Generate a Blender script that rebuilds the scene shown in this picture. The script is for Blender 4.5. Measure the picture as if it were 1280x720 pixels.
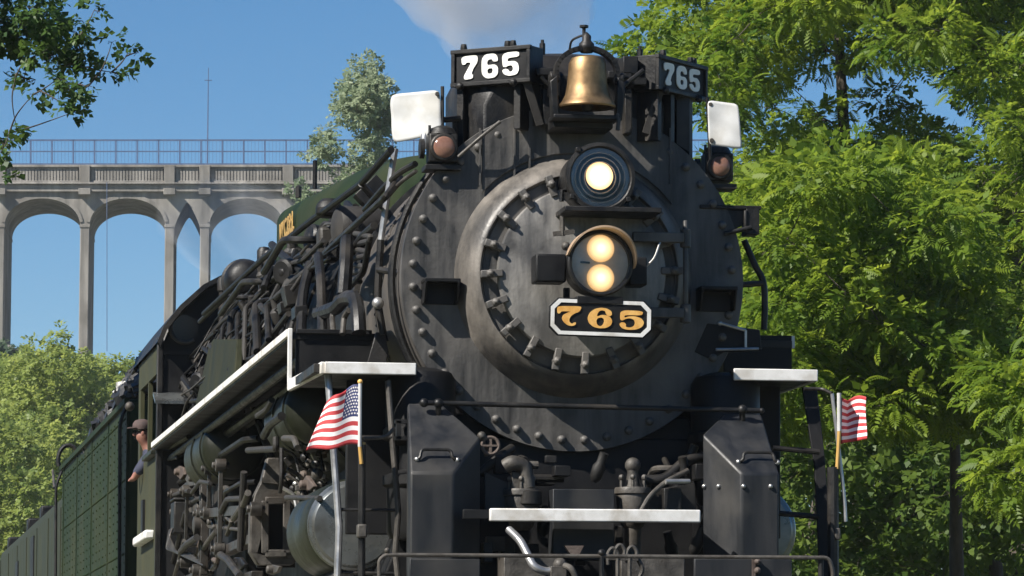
import bpy, math, random
import numpy as np
from mathutils import Vector, Matrix
from mathutils.geometry import tessellate_polygon

random.seed(7); rng = np.random.default_rng(7)
scene = bpy.context.scene
for o in list(bpy.data.objects): bpy.data.objects.remove(o)
COL = scene.collection

# ------------------------------------------------------------------ camera
FPX = 5640.0                                   # focal length in photo pixels (1280 wide)
ROLL = 0.0040
yc = Vector((-877.0, -550.0, FPX)).normalized()          # track direction in camera axes (right, up, forward)
uz = 0.995
for _ in range(20):
    fz = -(yc.x * ROLL + yc.y * uz) / yc.z
    uz = math.sqrt(1 - ROLL**2 - fz**2)
zc = Vector((ROLL, uz, fz)); xc = zc.cross(yc)
CR = Vector((xc.x, yc.x, zc.x)); CU = Vector((xc.y, yc.y, zc.y)); CF = Vector((xc.z, yc.z, zc.z))
def ray(px, py): return CR * ((px - 640) / FPX) + CU * ((360 - py) / FPX) + CF
CAM = Vector((0, 0, 3.2)) - ray(716, 348) * 29.95
def pk(px, py, Y=None, X=None, Z=None, D=None):
    """photo pixel -> world point on a plane Y, X or Z = const, or at depth D"""
    d = ray(px, py)
    if Y is not None: t = (Y - CAM.y) / d.y
    elif X is not None: t = (X - CAM.x) / d.x
    elif Z is not None: t = (Z - CAM.z) / d.z
    else: t = D
    return CAM + d * t
cd = bpy.data.cameras.new('camera'); cam = bpy.data.objects.new('camera', cd); COL.objects.link(cam)
cd.sensor_width = 36; cd.lens = 36 * FPX / 1280; cd.clip_start = 0.5; cd.clip_end = 6000
cam.matrix_world = Matrix(((CR.x, CU.x, -CF.x, CAM.x), (CR.y, CU.y, -CF.y, CAM.y), (CR.z, CU.z, -CF.z, CAM.z), (0, 0, 0, 1)))
scene.camera = cam

# ------------------------------------------------------------------ light
SUN = Vector((-0.67, -0.34, 0.67)).normalized()          # towards the sun
elev = math.asin(SUN.z); az = math.atan2(SUN.x, SUN.y)   # azimuth from +Y, clockwise
w = bpy.data.worlds.new('World'); scene.world = w; w.use_nodes = True
nt = w.node_tree; bg = nt.nodes['Background']
sky = nt.nodes.new('ShaderNodeTexSky'); sky.sky_type = 'NISHITA'; sky.sun_disc = False
sky.sun_elevation = elev; sky.sun_rotation = az
sky.altitude = 2500; sky.air_density = 1.0; sky.dust_density = 0.05; sky.ozone_density = 2.0
hsv = nt.nodes.new('ShaderNodeHueSaturation'); hsv.inputs['Saturation'].default_value = 1.33      # deep summer blue, the same all round
nt.links.new(sky.outputs[0], hsv.inputs['Color']); nt.links.new(hsv.outputs[0], bg.inputs[0]); bg.inputs[1].default_value = 0.060
sl = bpy.data.lights.new('sun', 'SUN'); sl.energy = 5.0; sl.angle = math.radians(0.53); sl.color = (1, 0.95, 0.87)
so = bpy.data.objects.new('sun', sl); COL.objects.link(so); so.location = (-30, -20, 40)
so.rotation_euler = (-SUN).to_track_quat('-Z', 'Y').to_euler()
vs = scene.view_settings; vs.view_transform = 'Standard'; vs.look = 'None'; vs.exposure = 0.78; vs.gamma = 1
vs.use_curve_mapping = False
scene.render.engine = 'CYCLES'; scene.render.resolution_x = 1024; scene.render.resolution_y = 576
scene.cycles.max_bounces = 8; scene.cycles.volume_step_rate = 2.0; scene.cycles.volume_max_steps = 128

# ------------------------------------------------------------------ materials
MATS = {}
def new_mat(name):
    m = bpy.data.materials.new(name); m.use_nodes = True; MATS[name] = m
    return m, m.node_tree.nodes, m.node_tree.links, m.node_tree.nodes['Principled BSDF']
def lnk(l, a, b): l.new(a, b)
def paint(name, c1, c2, rough=(.4, .6), scale=6.0, metal=0.0, stretch=(1, 1, 1), bump=0.0, bscale=60, spec=0.5, c3=None, s3=1.2, lo=.35, hi=.65):
    """two-tone procedural surface with uneven gloss and fine relief"""
    m, n, l, p = new_mat(name)
    tc = n.new('ShaderNodeTexCoord'); mp = n.new('ShaderNodeMapping'); mp.inputs['Scale'].default_value = stretch
    l.new(tc.outputs['Object'], mp.inputs['Vector'])
    no = n.new('ShaderNodeTexNoise'); no.inputs['Scale'].default_value = scale; no.inputs['Detail'].default_value = 7; no.inputs['Roughness'].default_value = .62
    l.new(mp.outputs[0], no.inputs['Vector'])
    r = n.new('ShaderNodeValToRGB'); r.color_ramp.elements[0].position = lo; r.color_ramp.elements[1].position = hi
    r.color_ramp.elements[0].color = (*c1, 1); r.color_ramp.elements[1].color = (*c2, 1)
    l.new(no.outputs['Fac'], r.inputs[0]); col = r.outputs[0]
    if c3:
        n3 = n.new('ShaderNodeTexNoise'); n3.inputs['Scale'].default_value = s3; n3.inputs['Detail'].default_value = 5
        l.new(tc.outputs['Object'], n3.inputs['Vector'])
        r3 = n.new('ShaderNodeMapRange'); r3.inputs[1].default_value = .48; r3.inputs[2].default_value = .68
        l.new(n3.outputs['Fac'], r3.inputs[0])
        mx = n.new('ShaderNodeMix'); mx.data_type = 'RGBA'; l.new(r3.outputs[0], mx.inputs[0]); l.new(col, mx.inputs[6])
        mx.inputs[7].default_value = (*c3, 1); col = mx.outputs[2]
    l.new(col, p.inputs['Base Color'])
    mr = n.new('ShaderNodeMapRange'); mr.inputs[3].default_value = rough[0]; mr.inputs[4].default_value = rough[1]
    mr.inputs[1].default_value = .3; mr.inputs[2].default_value = .7
    l.new(no.outputs['Fac'], mr.inputs[0]); l.new(mr.outputs[0], p.inputs['Roughness'])
    p.inputs['Metallic'].default_value = metal; p.inputs['Specular IOR Level'].default_value = spec
    if bump:
        nb = n.new('ShaderNodeTexNoise'); nb.inputs['Scale'].default_value = bscale; nb.inputs['Detail'].default_value = 3
        l.new(tc.outputs['Object'], nb.inputs['Vector'])
        b = n.new('ShaderNodeBump'); b.inputs['Strength'].default_value = bump; b.inputs['Distance'].default_value = .012; nb.inputs['Detail'].default_value = 5
        l.new(nb.outputs['Fac'], b.inputs['Height']); l.new(b.outputs[0], p.inputs['Normal'])
    return m
def lamp_mat(name, inner, outer, strength, radius):
    """a lit lamp: hot in the middle, amber to the rim (object coordinates: lamp centre is the origin)"""
    m, n, l, p = new_mat(name)
    tc = n.new('ShaderNodeTexCoord'); ln = n.new('ShaderNodeVectorMath'); ln.operation = 'LENGTH'
    l.new(tc.outputs['Object'], ln.inputs[0])
    mr = n.new('ShaderNodeMapRange'); mr.inputs[1].default_value = 0; mr.inputs[2].default_value = radius
    l.new(ln.outputs['Value'], mr.inputs[0])
    r = n.new('ShaderNodeValToRGB'); r.color_ramp.elements[0].color = (*inner, 1); r.color_ramp.elements[1].color = (*outer, 1)
    r.color_ramp.elements[0].position = .12; e_ = r.color_ramp.elements.new(.45); e_.color = tuple(.42*a + .25*b for a, b in zip(inner, outer)) + (1,); l.new(mr.outputs[0], r.inputs[0])
    l.new(r.outputs[0], p.inputs['Emission Color']); p.inputs['Emission Strength'].default_value = strength
    p.inputs['Base Color'].default_value = (.3, .25, .15, 1); p.inputs['Roughness'].default_value = .2
    return m
def leaf_mat(name, c1, c2, trans=.4, tcol=None):
    m, n, l, p = new_mat(name)
    at = n.new('ShaderNodeAttribute'); at.attribute_name = 'tint'
    mx = n.new('ShaderNodeMix'); mx.data_type = 'RGBA'; l.new(at.outputs['Fac'], mx.inputs[0])
    mx.inputs[6].default_value = (*c1, 1); mx.inputs[7].default_value = (*c2, 1)
    l.new(mx.outputs[2], p.inputs['Base Color']); p.inputs['Roughness'].default_value = .5; p.inputs['Specular IOR Level'].default_value = .35
    t = n.new('ShaderNodeBsdfTranslucent')
    hs = n.new('ShaderNodeHueSaturation'); hs.inputs['Hue'].default_value = .485; hs.inputs['Value'].default_value = 1.5
    l.new(mx.outputs[2], hs.inputs['Color']); l.new(hs.outputs[0], t.inputs[0])
    ms = n.new('ShaderNodeMixShader'); ms.inputs[0].default_value = trans
    out = n['Material Output']
    l.new(p.outputs[0], ms.inputs[1]); l.new(t.outputs[0], ms.inputs[2]); l.new(ms.outputs[0], out.inputs[0])
    return m

paint('black', (.005, .005, .0055), (.015, .0143, .0135), (.36, .62), 7, bump=.2, c3=(.032, .028, .023), s3=3.0, spec=.38, lo=.4, hi=.62)
paint('black_plain', (.004, .004, .0045), (.010, .010, .0105), (.45, .65), 5, bump=.1, spec=.3)
paint('shield', (.011, .0125, .015), (.026, .0265, .028), (.34, .6), 5, stretch=(1.6, 1.6, .25), bump=.3, bscale=7, c3=(.042, .040, .037), s3=2.6, spec=.4)
paint('smokebox', (.033, .032, .031), (.110, .105, .098), (.38, .64), 4.0, metal=.2, stretch=(2.6, 1, .30), bump=.25, bscale=35, c3=(.125, .116, .106), s3=2.2, lo=.38, hi=.66)
paint('dish', (.055, .051, .047), (.215, .193, .168), (.4, .62), 3.4, metal=.2, stretch=(1.8, 1, .45), bump=.2, bscale=40, c3=(.05, .048, .046), s3=2.6)
paint('door', (.125, .120, .113), (.30, .285, .263), (.4, .62), 4.2, metal=.25, stretch=(2.2, 1, .4), bump=.18, bscale=40, c3=(.06, .058, .056), s3=2.8)
paint('shell_soot', (.050, .044, .038), (.105, .092, .079), (.5, .75), 3, stretch=(1, 1, .5), bump=.2, c3=(.03, .027, .025))
paint('soot_and_shade', (.016, .0145, .013), (.040, .036, .031), (.5, .75), 3, stretch=(1, 1, .5), bump=.2, c3=(.025, .023, .022))  # sooty brown pipes; also darkens the gear in place of shade
paint('olive', (.009, .011, .006), (.021, .023, .013), (.36, .58), 4, bump=.08, spec=.35)  # green of reflected trees put into the black jacket colour
paint('panel_olive', (.016, .018, .009), (.031, .032, .017), (.55, .75), 4, stretch=(1, 1, .3), bump=.08, spec=.15)
paint('cab_olive', (.035, .036, .018), (.062, .062, .032), (.55, .75), 4, stretch=(1, 1, .3), bump=.08, spec=.15)
paint('tender_green', (.007, .016, .006), (.020, .033, .012), (.55, .75), 2.5, stretch=(1, 1, .35), bump=.1, c3=(.030, .036, .015), s3=.7, spec=.15)
paint('coach_grey', (.016, .020, .010), (.036, .040, .021), (.55, .75), 2, stretch=(1, 1, .3), bump=.1, spec=.2)
paint('steel', (.040, .036, .031), (.105, .096, .084), (.45, .7), 9, metal=.25, bump=.25, c3=(.06, .05, .04), s3=4)
paint('rust', (.06, .042, .034), (.12, .092, .076), (.6, .8), 9, bump=.25)
paint('bright_steel', (.33, .33, .33), (.5, .49, .47), (.3, .45), 8, metal=.75)
paint('casing', (.17, .185, .19), (.25, .26, .255), (.22, .38), 6, metal=.7, c3=(.12, .12, .11), s3=5)
paint('brass', (.22, .14, .068), (.36, .24, .125), (.40, .62), 9, metal=.9, c3=(.16, .10, .055), s3=6)
paint('bronze_hood', (.40, .27, .17), (.55, .40, .28), (.45, .6), 8, metal=.3)
paint('white', (.66, .65, .62), (.78, .77, .75), (.4, .6), 9, c3=(.50, .47, .42), s3=7)
paint('flag_white', (.49, .49, .48), (.57, .57, .56), (.6, .8), 4, c3=(.43, .42, .39), s3=6)
paint('ivory', (.74, .73, .67), (.84, .83, .78), (.4, .6), 9)
paint('gear_steel', (.026, .024, .021), (.075, .069, .061), (.38, .6), 9, metal=.3, bump=.2, c3=(.045, .036, .029), s3=5)
paint('gold', (.62, .30, .06), (.80, .47, .14), (.4, .55), 18)
paint('gold_dull', (.30, .18, .05), (.44, .28, .09), (.5, .65), 18)
paint('red', (.40, .03, .035), (.52, .055, .06), (.6, .8), 20)
paint('cloth_white', (.74, .70, .70), (.82, .79, .78), (.7, .9), 20)
paint('blue', (.02, .028, .10), (.035, .045, .15), (.6, .8), 20)
paint('wood', (.42, .24, .06), (.60, .38, .12), (.4, .6), 10, stretch=(1, 1, .1))
paint('dark_glass', (.02, .022, .025), (.03, .032, .034), (.08, .15), 3)
paint('reflector', (.40, .38, .35), (.52, .50, .46), (.4, .55), 10, metal=.1)
paint('lens_grey', (.17, .18, .20), (.21, .22, .24), (.2, .3), 6)
paint('amber', (.17, .085, .06), (.26, .14, .10), (.12, .22), 12)
paint('concrete', (.14, .13, .115), (.33, .305, .272), (.8, .95), 1.1, stretch=(1, 1, .10), bump=.4, bscale=3, c3=(.135, .122, .105), s3=.35)
paint('fence_blue', (.05, .09, .18), (.08, .12, .22), (.5, .6), 3)
paint('bark', (.045, .036, .028), (.10, .082, .065), (.8, .95), 9, stretch=(1, 1, .25), bump=.6, bscale=14)
paint('coal', (.008, .008, .009), (.025, .025, .026), (.3, .6), 14, bump=1.0, bscale=8)
paint('ballast', (.16, .15, .135), (.32, .30, .275), (.85, .95), 22, bump=.9, bscale=18)
paint('soil', (.05, .065, .022), (.11, .12, .045), (.9, .98), 1.4, bump=.6, bscale=9, c3=(.14, .11, .07), s3=.2)
paint('tie_wood', (.04, .03, .022), (.09, .07, .052), (.85, .95), 6, stretch=(.3, 1, 1), bump=.4)
paint('rail_steel', (.12, .085, .065), (.22, .17, .14), (.5, .7), 8, metal=.5)
paint('skin', (.24, .11, .08), (.32, .16, .12), (.5, .6), 9)
paint('navy', (.022, .026, .05), (.04, .045, .075), (.75, .9), 14)
paint('cap_cloth', (.05, .035, .035), (.09, .06, .055), (.75, .9), 14)
lamp_mat('lamp_head', (1, .90, .60), (.34, .17, .05), 3.0, .100)
lamp_mat('lamp_mars', (1, .82, .42), (.16, .06, .012), 2.1, .100)
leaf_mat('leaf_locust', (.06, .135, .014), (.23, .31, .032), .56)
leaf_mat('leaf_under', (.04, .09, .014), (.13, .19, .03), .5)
leaf_mat('leaf_far', (.14, .20, .045), (.30, .355, .09), .48)
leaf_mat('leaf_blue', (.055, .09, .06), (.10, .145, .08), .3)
leaf_mat('leaf_silver', (.15, .21, .12), (.30, .35, .22), .42)
leaf_mat('leaf_maple', (.03, .075, .018), (.085, .15, .03), .4)
m, n, l, p = new_mat('pane')                     # clear lamp glass
p.inputs['Base Color'].default_value = (1, 1, 1, 1); p.inputs['Roughness'].default_value = .03
tb = n.new('ShaderNodeBsdfTransparent'); fr = n.new('ShaderNodeFresnel'); fr.inputs[0].default_value = 1.5
gl = n.new('ShaderNodeBsdfGlossy'); gl.inputs['Roughness'].default_value = .03; ms = n.new('ShaderNodeMixShader')
l.new(fr.outputs[0], ms.inputs[0]); l.new(tb.outputs[0], ms.inputs[1]); l.new(gl.outputs[0], ms.inputs[2]); l.new(ms.outputs[0], n['Material Output'].inputs[0])

# ------------------------------------------------------------------ mesh helpers
def V(*a): return Vector(a[0]) if len(a) == 1 else Vector(a)
def basis(d):
    d = Vector(d).normalized(); a = Vector((0, 0, 1)) if abs(d.z) < .9 else Vector((1, 0, 0))
    e1 = d.cross(a).normalized(); return e1, e1.cross(d).normalized(), d
def smooth(pts, sub=5):
    """Catmull-Rom through the points"""
    P = [Vector(p) for p in pts]
    if len(P) < 3: return P
    Q = [P[0] * 2 - P[1]] + P + [P[-1] * 2 - P[-2]]; out = []
    for i in range(1, len(Q) - 2):
        for k in range(sub):
            t = k / sub; a, b, c, d = Q[i-1], Q[i], Q[i+1], Q[i+2]
            out.append(.5 * ((2*b) + (c-a)*t + (2*a-5*b+4*c-d)*t*t + (3*b-a-3*c+d)*t**3))
    return out + [P[-1]]
def bend(pts, r=.08, sub=6):
    """polyline with rounded corners"""
    P = [Vector(p) for p in pts]; out = [P[0]]
    for i in range(1, len(P) - 1):
        a = (P[i-1] - P[i]); b = (P[i+1] - P[i]); q = min(r, a.length * .45, b.length * .45)
        A = P[i] + a.normalized() * q; B = P[i] + b.normalized() * q
        for k in range(sub + 1):
            t = k / sub; out.append(A * (1-t)**2 + P[i] * 2*t*(1-t) + B * t*t)
    return out + [P[-1]]
class MB:
    def __init__(s): s.v = []; s.f = []; s.mi = []
    def add(s, vs, fs, mi=0):
        o = len(s.v); s.v += [tuple(v) for v in vs]; s.f += [tuple(i + o for i in f) for f in fs]; s.mi += [mi] * len(fs); return s
    def box(s, c, size, rot=None, mi=0):
        h = Vector(size) / 2; R = rot or Matrix.Identity(3); c = Vector(c)
        vs = [c + R @ Vector((x*h.x, y*h.y, z*h.z)) for x in (-1, 1) for y in (-1, 1) for z in (-1, 1)]
        return s.hexa(vs, mi)
    def hexa(s, vs, mi=0):   # order: x-major, y, z
        return s.add(vs, [(0,1,3,2), (4,6,7,5), (0,4,5,1), (2,3,7,6), (0,2,6,4), (1,5,7,3)], mi)
    def bar(s, a, b, wd, ht, up=(0, 0, 1), mi=0):
        a = Vector(a); b = Vector(b); d = (b - a).normalized(); sd = d.cross(Vector(up)).normalized(); u = sd.cross(d)
        vs = [p + sd*x*wd/2 + u*z*ht/2 for x in (-1, 1) for p in (a, b) for z in (-1, 1)]
        return s.hexa(vs, mi)
    def tube(s, pts, r, n=10, mi=0, caps=True):
        P = [Vector(p) for p in pts]; N = len(P); R = r if isinstance(r, (list, tuple)) else [r] * N
        e1 = None; vs = []; fs = []
        for i, p in enumerate(P):
            d = (P[min(i+1, N-1)] - P[max(i-1, 0)]).normalized()
            if e1 is None: e1 = basis(d)[0]
            else:
                e1 = e1 - d * e1.dot(d)
                e1 = e1.normalized() if e1.length > 1e-6 else basis(d)[0]
            e2 = d.cross(e1)
            vs += [p + (e1 * math.cos(2*math.pi*k/n) + e2 * math.sin(2*math.pi*k/n)) * R[i] for k in range(n)]
        for i in range(N - 1):
            for k in range(n):
                k2 = (k+1) % n; fs.append((i*n+k, i*n+k2, (i+1)*n+k2, (i+1)*n+k))
        if caps: fs.append(tuple(range(n))[::-1]); fs.append(tuple((N-1)*n + k for k in range(n)))
        return s.add(vs, fs, mi)
    def lathe(s, prof, c, axis=(0, 1, 0), n=32, mi=0, a0=0, a1=2*math.pi):
        e1, e2, d = basis(axis); c = Vector(c); vs = []; fs = []; full = abs(a1 - a0 - 2*math.pi) < 1e-6; m = n if full else n + 1
        for (r, t) in prof:
            vs += [c + d*t + (e1*math.cos(a0+(a1-a0)*k/n) + e2*math.sin(a0+(a1-a0)*k/n)) * max(r, 1e-5) for k in range(m)]
        for i in range(len(prof) - 1):
            for k in range(n):
                k2 = (k+1) % m; fs.append((i*m+k, i*m+k2, (i+1)*m+k2, (i+1)*m+k))
        if full and prof[0][0] > 1e-4: fs.append(tuple(range(m))[::-1])
        if full and prof[-1][0] > 1e-4: fs.append(tuple((len(prof)-1)*m + k for k in range(m)))
        return s.add(vs, fs, mi)
    def ball(s, c, r, n=12, mi=0, squash=(1, 1, 1)):
        k = 7; o = len(s.v)
        s.lathe([(r*math.sin(math.pi*i/k), -r*math.cos(math.pi*i/k)) for i in range(k+1)], (0, 0, 0), (0, 0, 1), n, mi)
        for i in range(o, len(s.v)):
            v = s.v[i]; s.v[i] = (v[0]*squash[0]+c[0], v[1]*squash[1]+c[1], v[2]*squash[2]+c[2])
        return s
    def prism(s, poly, ext, mi=0):
        P = [Vector(p) for p in poly]; e = Vector(ext); n = len(P)
        return s.add(P + [p + e for p in P], [tuple(range(n))[::-1], tuple(range(n, 2*n))] + [(i, (i+1) % n, n+(i+1) % n, n+i) for i in range(n)], mi)
    def build(s, name, mat, parent=None, bevel=0, smooth=35, origin=None):
        me = bpy.data.meshes.new(name); vs = s.v
        if origin is not None: o_ = Vector(origin); vs = [tuple(Vector(v) - o_) for v in vs]
        me.from_pydata(vs, [], s.f); me.validate()
        for mt in (mat if isinstance(mat, (list, tuple)) else [mat]): me.materials.append(MATS[mt])
        if isinstance(mat, (list, tuple)):
            me.polygons.foreach_set('material_index', s.mi[:len(me.polygons)])
        import bmesh
        bm = bmesh.new(); bm.from_mesh(me); bmesh.ops.recalc_face_normals(bm, faces=bm.faces); bm.to_mesh(me); bm.free()
        if smooth:
            me.polygons.foreach_set('use_smooth', [True] * len(me.polygons)); me.set_sharp_from_angle(angle=math.radians(smooth))
        ob = bpy.data.objects.new(name, me); COL.objects.link(ob)
        if origin is not None: ob.location = origin
        adopt(ob, parent)
        if bevel:
            b = ob.modifiers.new('bevel', 'BEVEL'); b.width = bevel; b.segments = 2; b.limit_method = 'ANGLE'; b.angle_limit = math.radians(40); b.harden_normals = False
        return ob
ROOTS = {}
def wloc(ob):
    p = Vector(ob.location); q = ob.parent
    while q: p = p + q.location; q = q.parent
    return p
def adopt(ob, parent):
    """parent keeps the child where it stands (things are only ever translated)"""
    if parent is None: return ob
    pl = wloc(parent); ob.parent = parent; ob.location = Vector(ob.location) - pl
    return ob
def tag(o, label, cat, group=None, kind=None):
    if label: o['label'] = label
    if cat: o['category'] = cat
    if group: o['group'] = group
    if kind: o['kind'] = kind
    return o
def thing(name, loc, label, cat, group=None):
    e = bpy.data.objects.new(name, None); e.empty_display_size = .2; COL.objects.link(e); e.location = loc
    return tag(e, label, cat, group)
def dup(src, loc, parent, name=None):
    c = src.copy(); COL.objects.link(c); c.parent = None; c.location = loc; adopt(c, parent); return c
def each(name, mat, parent, mbs, **k):
    for q in mbs: q.build(name, mat, parent, **k)
def stuff(o): o['kind'] = 'stuff'; return o
def struct(o): o['kind'] = 'structure'; return o

# ------------------------------------------------------------------ glyphs traced as outlines (x right, y down in trace units)
SERIF = {'7': ([(275,140),(450,135),(454,150),(440,178),(400,195),(375,215),(362,240),(365,262),(385,275),(398,264),(415,262),(412,282),(385,293),(350,287),(320,264),(305,235),(315,207),(345,190),(372,181),(345,178),(300,180),(290,198),(272,198),(268,160)], []),
 '6': ([(575,212),(578,190),(592,168),(615,160),(638,167),(645,185),(655,200),(675,207),(692,192),(685,163),(650,145),(605,140),(560,150),(520,180),(503,225),(515,265),(550,293),(600,303),(650,297),(685,275),(695,245),(682,215),(650,198),(610,196)], [[(570,245),(580,224),(610,216),(630,228),(633,250),(622,275),(600,287),(578,275)]]),
 '5': ([(757,152),(932,155),(925,190),(790,190),(786,212),(820,200),(870,197),(920,212),(942,245),(925,280),(880,302),(820,306),(775,298),(755,277),(752,258),(768,247),(790,250),(802,265),(797,282),(830,289),(862,275),(872,250),(862,225),(830,213),(795,222),(772,236),(755,228)], [])}
SERIF['box'] = (268, 945, 135, 306)
BLOCK = {'7': ([(160,258),(275,243),(288,262),(285,300),(252,350),(240,392),(252,395),(250,426),(185,438),(180,410),(202,368),(238,302),(200,302),(190,320),(165,320)], []),
 '6': ([(318,275),(345,238),(415,228),(440,250),(445,288),(407,292),(397,272),(370,278),(360,298),(364,322),(420,312),(445,335),(445,385),(420,415),(360,425),(330,405),(318,375)], [[(364,355),(375,345),(400,343),(405,362),(397,383),(372,388),(363,375)]]),
 '5': ([(475,226),(605,208),(608,250),(520,262),(517,292),(570,283),(600,303),(607,350),(590,388),(530,402),(490,390),(475,360),(500,345),(525,353),(532,370),(555,364),(562,340),(550,318),(522,322),(505,334),(480,332)], [])}
for g in '765':
    o_, h_ = BLOCK[g]; sh = lambda q: [(x, y + (x-160) * .09) for x, y in q]; BLOCK[g] = (sh(o_), [sh(h) for h in h_])
BLOCK['box'] = (160, 608, 255, 442)
def chaikin(P, it=2):
    for _ in range(it):
        Q = []
        for i in range(len(P)):
            a, b = P[i], P[(i+1) % len(P)]
            Q += [(a[0]*.8+b[0]*.2, a[1]*.8+b[1]*.2), (a[0]*.2+b[0]*.8, a[1]*.2+b[1]*.8)]
        P = Q
    return P
def digit(font, g, c, ex, ez, wd, ht, thick, grow=0):
    """one raised numeral: c = centre of the whole number, ex/ez unit vectors right/up, thick towards the reader"""
    x0, x1, y0, y1 = font['box']; o_, h_ = font[g]; nrm = Vector(ex).cross(Vector(ez))
    f = lambda q: Vector(c) + Vector(ex) * ((q[0]-(x0+x1)/2)/(x1-x0)*wd) + Vector(ez) * (((y0+y1)/2-q[1])/(y1-y0)*ht)
    loops = [chaikin(o_)] + [chaikin(h) for h in h_]
    flat = [[Vector((x, y, 0)) for x, y in lp] for lp in loops]; tris = tessellate_polygon(flat)
    pts = [f(q) for lp in loops for q in lp]; n = len(pts); m = MB()
    top = [p + nrm * thick for p in pts]; fs = [tuple(i for i in t) for t in tris]; k = 0
    for lp in loops:
        L = len(lp); fs += [(k+i, k+(i+1) % L, n+k+(i+1) % L, n+k+i) for i in range(L)]; k += L
    fs2 = [tuple(i for i in t) for t in tris]
    # top cap uses offset verts, side walls join base and top
    m.add(pts + top, [tuple(i+n for i in t) for t in fs2] + fs[len(tris):]); return m
# ================================================================== ground and track
ZG = -1.35
gm = MB(); N = 40
gx = [-1100, -600, -300, -120, -60, -30, -15, -8, -4.2, -2.6, 2.6, 4.2, 8, 15, 30, 60, 120, 300, 600, 1100]
gy = [-200, -60, -35, -20, 0, 20, 40, 80, 140, 220, 330, 480, 800, 1200]
def gz(x, y): return -.75 if abs(x) <= 2.7 else ZG - .12 * math.sin(x*.3) * (abs(x) > 5)
vs_ = [(x, y, gz(x, y)) for y in gy for x in gx]; k = len(gx)
gm.add(vs_, [(j*k+i, j*k+i+1, (j+1)*k+i+1, (j+1)*k+i) for j in range(len(gy)-1) for i in range(k-1)])
ground = struct(gm.build('ground', 'soil'))
bm_ = MB(); prof = [(-2.6, -.9), (-1.75, -.22), (1.75, -.22), (2.6, -.9)]
vs_ = [(x, y, z) for y in np.linspace(-60, 300, 37) for x, z in prof]
bm_.add(vs_, [(j*4+i, j*4+i+1, j*4+5+i, j*4+4+i) for j in range(36) for i in range(3)])
bed = struct(bm_.build('track_bed', 'ballast'))
tm = MB()
for i in range(560): tm.box((random.uniform(-.03, .03), -55 + i*.55, -.245), (2.6, .23, .14))
struct(tm.build('sleepers', 'tie_wood', bed))['kind'] = 'stuff'
for s in (-1, 1):
    rm = MB(); px = [(-.07, -.172), (.07, -.172), (.07, -.155), (.012, -.13), (.012, -.045), (.036, -.03), (.036, 0), (-.036, 0), (-.036, -.03), (-.012, -.045), (-.012, -.13), (-.07, -.155)]
    rm.prism([(s*.7535 + a, -60, b) for a, b in px], (0, 360, 0)); rm.build('rail', 'rail_steel', bed)

# ================================================================== the locomotive
LOCO = thing('steam_locomotive', (0, 8, 0), 'black steam locomotive numbered 765 with lit headlights and brass bell', 'locomotive')
BZ = 3.2
def P(m, name, mat, parent=LOCO, **k): return m.build(name, mat, parent, **k)
def Bp(th, r, Y):            # point on the boiler: th degrees from the top towards the picture's left
    a = math.radians(th); return Vector((-r*math.sin(a), Y, BZ + r*math.cos(a)))
# --- boiler barrel
shell = P(MB().lathe([(1.125, .02), (1.125, 2.6)], (0, 0, BZ), (0, 1, 0), 96), 'smokebox_shell', 'shell_soot')
P(MB().lathe([(1.14, 2.6), (1.17, 6.0), (1.25, 10.0), (1.28, 15.0)], (0, 0, BZ), (0, 1, 0), 72), 'boiler', 'black')
for Y, r in ((.16, 1.14), (.62, 1.137), (1.5, 1.137), (2.6, 1.165), (4.2, 1.18), (5.9, 1.19), (7.8, 1.225), (9.9, 1.27), (12.2, 1.285)):
    P(MB().lathe([(r-.03, Y-.04), (r, Y-.035), (r, Y+.035), (r-.03, Y+.04)], (0, 0, BZ), (0, 1, 0), 72), 'boiler_band', 'black' if Y > 2 else 'shell_soot')
# rivet lines on the smokebox side
rv = MB()
for Y in (.09, .55, .69, 1.43, 1.57):
    for t in range(20, 140, 4): rv.ball(Bp(t, 1.128, Y), .014, 6)
stuff(P(rv, 'rivets', 'shell_soot', shell))
# --- smokebox front: flat ring, dished centre, door
front = P(MB().lathe([(1.10, .06), (1.150, .05), (1.155, .01), (1.15, -.012), (.815, -.02), (.79, -.022), (.70, -.022)], (0, 0, BZ), (0, 1, 0), 128), 'smokebox_front', 'smokebox')
P(MB().lathe([(.80, -.012), (.796, -.03), (.785, -.05), (.765, -.12), (.735, -.19), (.70, -.245), (.672, -.268), (.662, -.270), (.656, -.262), (.652, -.235), (.60, -.23)], (0, 0, BZ), (0, 1, 0), 128), 'smokebox_dish', 'dish', front)
P(MB().lathe([(.655, -.225), (.64, -.238), (.55, -.240), (.2, -.24), (0, -.24)], (0, 0, BZ), (0, 1, 0), 96), 'clamp_ring', 'smokebox', front)
DC = Vector((.008, 0, BZ + .01))
door = P(MB().lathe([(.555, -.22), (.562, -.305), (.552, -.322), (.53, -.327), (.40, -.340), (.25, -.353), (.12, -.36), (0, -.362)], DC, (0, 1, 0), 96), 'smokebox_door', 'door')
rb = MB().lathe([(.030, 0), (.030, -.010), (.026, -.012), (.024, -.035), (.014, -.044), (0, -.046)], (0, 0, 0), (0, 1, 0), 10)
rsrc = None
for i in range(44):
    a = 2*math.pi*(i+.5)/44; loc = Vector((1.075*math.cos(a), -.012, BZ + 1.075*math.sin(a)))
    if rsrc is None: rsrc = rb.build('rivet', 'smokebox', front, origin=(0, 0, 0)); rsrc.location = loc - wloc(front)
    else: dup(rsrc, loc, front)
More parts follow.
